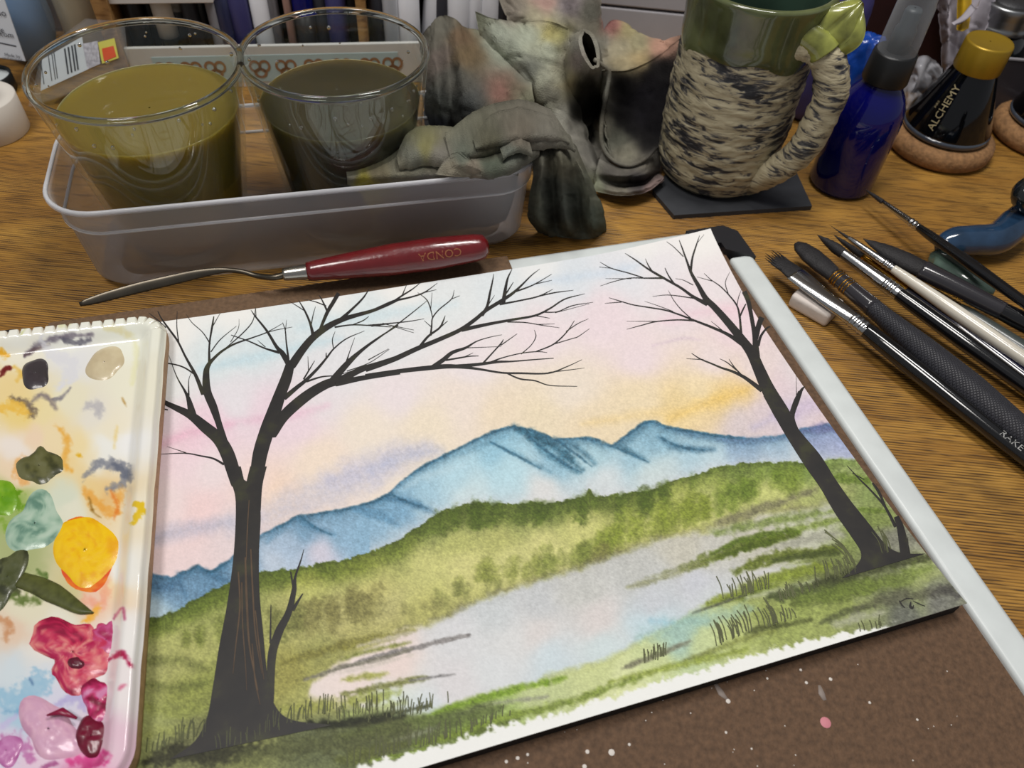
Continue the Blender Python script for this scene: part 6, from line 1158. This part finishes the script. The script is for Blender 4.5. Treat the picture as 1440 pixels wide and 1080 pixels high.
pen(497, .010, .0056, .146, M_pb, M_pb, 'black marker against the wooden divider')
pen(532, .006, .0058, .144, M_pg, M_pgr, 'grey pen just right of the divider', None)
M_clr = film_mat('clear_tube', C(220, 222, 228), .35, .12)
pen(552, .002, .0056, .150, M_clr, M_clr, 'clear plastic pen beside the divider')
pen(576, .004, .0082, .150, M_pw, M_pgr, 'white round paint bottle with grey cap', None, caph=.45, cat='bottle')
pen(600, .010, .0070, .150, M_pw, M_clr, 'white bottle with clear cap', None, cat='bottle', tilt=.12)
pen(622, .010, .0080, .148, M_pg, M_pg, 'dark grey marker among white ones')
pen(645, .004, .0080, .150, M_pw, M_pgr, 'white marker behind the rag, beside the dark grey one', None)
pen(665, .006, .0070, .150, M_pw, M_pw, 'plain white marker behind the rag')
pen(688, .006, .0078, .150, M_pw, M_pg, 'white marker with dark cap behind the rag')
pen(712, .004, .0080, .150, M_pb, M_pb, 'black marker behind the rag, at the end of the row')

# white drawer unit at the far back
dA = W(835, 96, .0); dw = [WY(x, 30, .60) for x in (820, 1010)]
du = thing('drawer_unit', ((dw[0][0] + dw[1][0]) / 2, .655, 0), 'white plastic drawer unit behind the rag and mug', 'drawers')
M_DRW = mat('drawer_white', C(176, 174, 178), .45, var=.03)
x0, x1 = dw[0][0] - .01, dw[1][0] + .06
zs_ = float(WY(905, 17, .597)[2])
ex_ = unit(np.array([1, -.055, 0])); ey_ = np.array([-ex_[1], ex_[0], 0])
def dbox(a, b, c, d, e, f, bev=.001): return xf(box(a, b, c, d, e, f, bev), ex_, ey_, oz, [x0, .604, 0])
wdu = x1 - x0
mk('carcass', *dbox(0, wdu, .006, .12, 0, .20), M_DRW, du, smooth=False)
mk('drawer_front', *dbox(.002, wdu - .002, 0, .005, .004, zs_ - .001), M_DRW, du, smooth=False)
mk('drawer_front', *dbox(.002, wdu - .002, 0, .005, zs_ + .001, zs_ + .055), M_DRW, du, smooth=False)
mk('drawer_front', *dbox(.002, wdu - .002, 0, .005, zs_ + .057, .198), M_DRW, du, smooth=False)

# =================================================================== CLUTTER ON THE LEFT
M_TAPER = mat('masking_tape', C(214, 208, 198), .6, var=.03); M_CORE = mat('tape_core', C(96, 120, 108), .6)
tp_ = W(-8, 184, 0)
tr = thing('tape_roll', (tp_[0], tp_[1], 0), 'roll of white tape with green grey core', 'tape')
mk('tape', *lathe([(.011, .0), (.0212, .0), (.0218, .0006), (.0218, .0235), (.0212, .0240), (.0112, .0240), (.011, .0)], 56), M_TAPER, tr, world=False)
mk('core', *lathe([(.0095, .0002), (.0112, .0002), (.0112, .0246), (.0095, .0246), (.0095, .0002)], 40), M_CORE, tr, world=False, label='green grey cardboard core')
jp2 = W(-6, 128, 0) ; tin = thing('open_tin', (jp2[0], jp2[1], 0), 'small black tin filled with white paint, behind the tape roll', 'tin')
mk('tin_wall', *lathe([(.0005, 0), (.0138, 0), (.0144, .001), (.0144, .0120), (.0136, .0124), (.0130, .0115), (.0128, .0090)], 48), mat('tin_black', C(30, 32, 32), .35), tin, world=False)
mk('white_contents', *lathe([(.0128, .0096), (.009, .0104), (.0005, .0100)], 40), mat('gesso_white', C(186, 192, 192), .5, bump=.2), tin, world=False, label='white contents')
# pale blue egg shaped sponge in a pack with a white card
M_SPB = mat('sponge_blue', C(140, 176, 216), .5, var=.06, vscale=30)
sp = WY(38, 52, .53); spk = thing('sponge_pack', (sp[0], sp[1], 0), 'pale blue egg shaped sponge in a clear pack with white printed card', 'pack')
V, F = lathe([(max(.0005, .024 * math.sin(u) * (1 + .18 * math.cos(u))), .046 * (1 - math.cos(u)) * .5 * 1.5) for u in np.linspace(0, math.pi, 26)], 40)
V = V * np.array([1, .7, 1.25]); mk('sponge', V + np.array([-.004, .004, .0005]), F, M_SPB, spk, world=False)
cy_ = .496
cq = [WY(-40, -25, cy_ + .012), WY(2, -12, cy_ + .012), WY(36, 86, cy_), WY(-40, 76, cy_)]
cq = [np.array(q) for q in cq]; nn = unit(np.cross(cq[1] - cq[0], cq[3] - cq[0])); nn = nn if nn @ (CAM - cq[0]) > 0 else -nn
cq[2] = WP(36, 86, cq[0], nn)
M_CARD = mat('card_white', C(198, 202, 208), .5); M_PRINT = mat('print_dark', C(56, 58, 66), .6)
mk('printed_card', np.array([*cq, *[q - nn * .0006 for q in cq]]), [(0, 1, 2, 3), (7, 6, 5, 4), (0, 4, 5, 1), (1, 5, 6, 2), (2, 6, 7, 3), (3, 7, 4, 0)], M_CARD, spk, smooth=False, label='white printed card')
cr = unit(cq[2] - cq[3]); cu_ = unit(np.cross(nn, cr)); cu_ = cu_ if cu_[2] > 0 else -cu_
for s, px, py, sz in (('no', 2, 18, .0062), ('ge', 1, 42, .0055), ('n.com', 6, 48, .0050), ('Made by', 18, 78, .0030), ('and packed', 18, 83, .0028)):
    o = WP(px, py, cq[3], nn); V, F = text_mesh(s, sz); mk('card_lettering', np.array([o + cr * x + cu_ * y + nn * .0006 for x, y, _ in V]), F, M_PRINT, spk, smooth=False)
ra, rb_ = WP(-10, 58, cq[3], nn), WP(23, 65, cq[3], nn); V, F = sweep([ra + nn * .0002, rb_ + nn * .0002], [.0004, .0004], 6, flat=[.0001, .0001], upv=nn); mk('rule', V, F, M_PRINT, spk)
M_BAG = film_mat('clear_bag', C(214, 216, 222), .04, .12, (0.98, 0.98, 0.98, 1), 0.22)
V, F = lathe([(max(.0005, .029 * math.sin(u) ** .6), .050 * (1 - math.cos(u))) for u in np.linspace(0, math.pi, 22)], 32)
V = V * np.array([1.0, .62, 1.0]); th_n = fbm(V[:, 0] * 1000 + V[:, 2] * 500, V[:, 2] * 1000, 18, 3, 4) - .5; V[:, :2] *= (1 + th_n[:, None] * .10)
mk('clear_wrap', V + np.array([.0, .004, .0004]), F, M_BAG, spk, world=False, label='clear plastic wrap')
# cream bottle in a bag, in front of the organiser's side panel
cb = WY(128, 60, .55)
M_CREAM = mat('cream_plastic', C(190, 182, 156), .25, coat=.4)
cbt = thing('cream_bottle', (cb[0], cb[1], 0), 'cream plastic bottle inside a crinkled clear bag', 'bottle')
mk('bottle_body', *lathe([(.0005, 0), (.013, 0), (.015, .003), (.015, .050), (.0145, .058), (.0005, .058)], 40), M_CREAM, cbt, world=False)
mk('bottle_cap', *lathe([(.0005, .058), (.0152, .058), (.0165, .062), (.0165, .085), (.013, .095), (.0005, .097)], 40), mat('cream_cap', C(206, 200, 178), .15, coat=.6), cbt, world=False, label='glossy rounded cap')
V, F = lathe([(max(.0005, .026 * math.sin(u) ** .5), .062 * (1 - math.cos(u))) for u in np.linspace(0, math.pi, 26)], 36)
n_ = fbm(V[:, 0] * 1000 + V[:, 1] * 700, V[:, 2] * 1000, 12, 3, 9) - .5; V[:, :2] *= (1 + n_[:, None] * .35)
mk('clear_bag', V + np.array([.003, 0, .0004]), F, M_BAG, cbt, world=False, label='crinkled clear bag')
# dark brown crumpled paper pouch between them
dk = WY(82, 40, .59); V, F = lathe([(max(.0005, .026 * math.sin(u) ** .5), .055 * (1 - math.cos(u))) for u in np.linspace(0, math.pi, 26)], 36)
n_ = fbm(V[:, 0] * 1000 + V[:, 1] * 700, V[:, 2] * 1000, 14, 3, 19) - .5; V[:, :2] *= (1 + n_[:, None] * .5); V *= np.array([1.1, .7, 1])
tag(mk('dark_pouch', V, F, mat('pouch_brown', C(74, 58, 54), .45, var=.3, vscale=60, bump=.4, bscale=120), origin=(0, 0, 0)), 'dark brown crumpled pouch behind the pale blue sponge', 'pouch').location = (dk[0], dk[1], .0005)
# clear packet with printed label and price sticker, seen through the olive glass
pk = thing('label_packet', tuple(np.array(W(120, 150, 0)) * np.array([1, 1, 0])), 'flat clear packet with printed label and orange yellow price sticker behind the olive glass', 'packet')
pyd = .475
P0, P1, P2 = WY(50, 132, pyd), WY(175, 92, pyd + .006), WY(92, 45, pyd + .022)
pr = unit(P1 - P0); pn = unit(np.cross(pr, P2 - P0)); pn = pn if pn @ (CAM - P0) > 0 else -pn; pu_ = np.cross(pn, pr); pu_ = pu_ if pu_[2] > 0 else -pu_
def pq(px, py): q = WP(px, py, P0, pn) - P0; return float(q @ pr), float(q @ pu_)
def pcard(name, pts, off, m, th=.0003, lab=None):
    V = [P0 + pr * a + pu_ * b + pn * off for a, b in pts] + [P0 + pr * a + pu_ * b + pn * (off - th) for a, b in pts]; n = len(pts)
    return mk(name, np.array(V), [tuple(range(n)), tuple(range(n, 2 * n))[::-1]] + [(i, n + i, n + (i + 1) % n, (i + 1) % n) for i in range(n)], m, pk, smooth=False, label=lab)
pcard('packet_film', [pq(40, 150), pq(180, 104), pq(172, 30), pq(120, 26), pq(60, 70)], 0, M_BAG, .002)
pcard('printed_label', [pq(58, 128), pq(124, 98), pq(116, 52), pq(60, 84)], .0006, M_CARD, lab='white printed label')
pcard('printed_label', [pq(124, 98), pq(142, 90), pq(138, 58), pq(117, 62)], .0008, mat('label_grey', C(176, 172, 182), .5, var=.35, vscale=500), lab='grey patterned label')
pcard('price_sticker', [pq(145, 90), pq(168, 82), pq(162, 54), pq(139, 60)], .0010, mat('sticker_yellow', C(206, 196, 84), .5), lab='yellow price sticker')
pcard('sticker_patch', [pq(148, 87), pq(165, 80), pq(161, 65), pq(145, 69)], .0013, mat('sticker_orange', C(214, 78, 40), .5), lab='orange patch')
for px in (63, 74, 79, 82, 97, 102, 107, 111):
    a, b = pq(px, 120 - (px - 60) * .42), pq(px - 5, 84 - (px - 60) * .42); w = .0003 if px < 90 else .0006
    pcard('print_line', [(a[0] - w, a[1]), (a[0] + w, a[1]), (b[0] + w, b[1]), (b[0] - w, b[1])], .0008, M_PRINT, .0001)

# =================================================================== CLUTTER ON THE RIGHT
M_PUR = mat('purple_cloth', C(74, 70, 130), .6, var=.2, vscale=40, bump=.3, bscale=60)
def lump(px, py, Y, rx, ry, h, m, name, label, cat, amp=.3, seed=0):
    p = WY(px, py, Y); V, F = lathe([(max(.0005, math.sin(u) ** .5), .5 * (1 - math.cos(u))) for u in np.linspace(0, math.pi, 30)], 40)
    n = fbm(V[:, 0] * 9 + V[:, 1] * 7 + 40, V[:, 2] * 12 + V[:, 1] * 5 + 20, 1.6, 4, seed) - .5; V = V * (1 + n[:, None] * amp * np.array([1, 1, .25])) * np.array([rx, ry, h])
    V[:, 2] = np.maximum(V[:, 2], 0)
    o = mk(name, V, F, m); o.location = (p[0], p[1], .0003); return tag(o, label, cat)
lump(1150, 100, .535, .020, .018, .125, M_PUR, 'purple_pouch', 'soft purple pouch standing behind the mug handle', 'pouch', .25, 3)
lump(1206, 100, .515, .016, .010, .070, mat('blue_film', C(20, 60, 140), .25, var=.3, vscale=50, coat=.4), 'blue_wrapper', 'crumpled bright blue wrapper behind the spray bottle', 'wrapper', .5, 5)
b1 = WY(1268, 30, .60)
M_DBOX = mat('dark_red_card', C(44, 20, 22), .5, var=.2)
V, F = xf(box(-.060, .038, -.02, .03, 0, .130, .001), unit([1, .1, 0]), unit([-.1, 1, 0]), oz, [b1[0], b1[1], 0])
tag(mk('dark_box', V, F, M_DBOX, smooth=False), 'dark maroon cardboard box behind the spray bottle', 'box')
# paper bag with yellow strip
pbp = WY(1345, 60, .585); pbag = thing('paper_bag', (pbp[0], pbp[1], 0), 'tall crumpled white paper bag behind the gold capped bottle', 'bag')
M_PAPB = mat('bag_paper', C(160, 154, 162), .6, var=.12, vscale=40, bump=.5, bscale=60)
G = refine(yrows([[(1314, -30, .575), (1336, -34, .565), (1352, -34, .572), (1376, -30, .575), (1402, -30, .590)], [(1318, 20, .57), (1334, 22, .555), (1350, 20, .566), (1372, 20, .562), (1396, 20, .58)], [(1322, 60, .562), (1334, 64, .548), (1346, 62, .558), (1362, 58, .556), (1384, 50, .57)], [(1324, 95, .555), (1332, 104, .545), (1344, 104, .552), (1360, 104, .55), (1376, 104, .56)]]), 36, 36)
mk('bag_side', *sheet3(G, .0006, .0012, 21), M_PAPB, pbag)
G2 = refine(yrows([[(1346, -30, .560), (1356, -30, .556), (1368, -30, .562)], [(1346, 12, .554), (1356, 12, .549), (1366, 12, .555)], [(1345, 42, .548), (1353, 44, .544), (1362, 40, .549)]]), 20, 14)
mk('yellow_strip', *sheet3(G2, .0006, .0003, 22), mat('strip_yellow', C(196, 158, 30), .5), pbag, label='yellow printed strip')
G3 = refine(yrows([[(1366, 5, .548), (1374, 12, .545), (1380, 0, .55)], [(1352, 22, .545), (1358, 28, .542), (1366, 20, .546)], [(1338, 32, .545), (1342, 35, .543), (1350, 34, .545)]]), 16, 12)
mk('torn_flap', *sheet3(G3, .0005, .0003, 23), M_PAPB, pbag)
# clear plastic sleeve between the two bottles
cs0 = [W(1262, 175, .0012), WY(1278, 135, .52), WY(1296, 98, .53), WY(1312, 80, .535)]
sl = thing('plastic_sleeve', (cs0[0][0], cs0[0][1] + .02, 0), 'crumpled clear plastic sleeve between blue bottle and gold capped bottle', 'sleeve')
G4 = refine(yrows([[(1284, 86, .54), (1300, 78, .53), (1314, 84, .535), (1326, 96, .545)], [(1276, 112, .535), (1290, 108, .523), (1302, 114, .528), (1312, 124, .538)], [(1268, 140, .53), (1278, 140, .52), (1288, 146, .525), (1296, 152, .532)], [(1262, 170, .525), (1268, 174, .518), (1274, 178, .522), (1280, 180, .528)]]), 30, 30)
mk('film', *sheet3(G4, .0006, .0022, 24, .008), film_mat('sleeve_film', C(206, 206, 212), .38, .16), sl)
# grey bin with a pale edge behind the second ink bottle
g0 = WY(1392, 85, .556); gh = float(WY(1420, 84, .556)[2]); gx, gy = unit([1, -.03, 0]), unit([.03, 1, 0])
bin_ = thing('grey_bin', (g0[0] + .06, g0[1] + .03, 0), 'dark grey open plastic bin behind the ink bottles', 'bin')
M_BIN = mat('bin_grey', C(58, 54, 58), .35, var=.1)
for a_, b_, c_, d_, nm in ((-.006, .15, 0, .002, 'front_wall'), (-.006, .15, .062, .064, 'back_wall'), (-.006, -.004, .002, .062, 'side_wall'), (.148, .15, .002, .062, 'side_wall')):
    mk(nm, *xf(box(a_, b_, c_, d_, 0, gh, .0006), gx, gy, oz, [g0[0], g0[1], 0]), M_BIN, bin_, smooth=False)
mk('bin_floor', *xf(box(-.004, .148, .002, .062, 0, .002), gx, gy, oz, [g0[0], g0[1], 0]), M_BIN, bin_, smooth=False)
mk('pale_edge', *xf(box(-.006, .15, -.0004, .0024, gh, gh + .001), gx, gy, oz, [g0[0], g0[1], 0]), mat('bin_edge', C(140, 138, 142), .3), bin_, smooth=False, label='pale worn edge')

# =================================================================== small pieces belong to the part they sit on
HOST = {'brand_lettering': 'handle', 'lettering': 'handle', 'label_lettering': 'flask', 'wire_wrap': 'quill_ferrule', 'bristle_tuft': 'bristles', 'pretzel_motif': 'tape_strip', 'print_line': 'printed_label',
        'sticker_patch': 'price_sticker', 'lid_disc': 'screw_lid', 'card_lettering': 'printed_card', 'rule': 'printed_card', 'bark_highlight': 'painted_tree', 'paint_flecks': 'panel', 'paint_drop': 'panel', 'paint_smear': 'panel', 'pale_edge': 'front_wall'}
plain = lambda o: o.name.split('.')[0]
for o in list(COL.objects):
    if o.parent is not None and plain(o) in HOST:
        for h in o.parent.children:
            if plain(h) == HOST[plain(o)]: o.parent = h; break
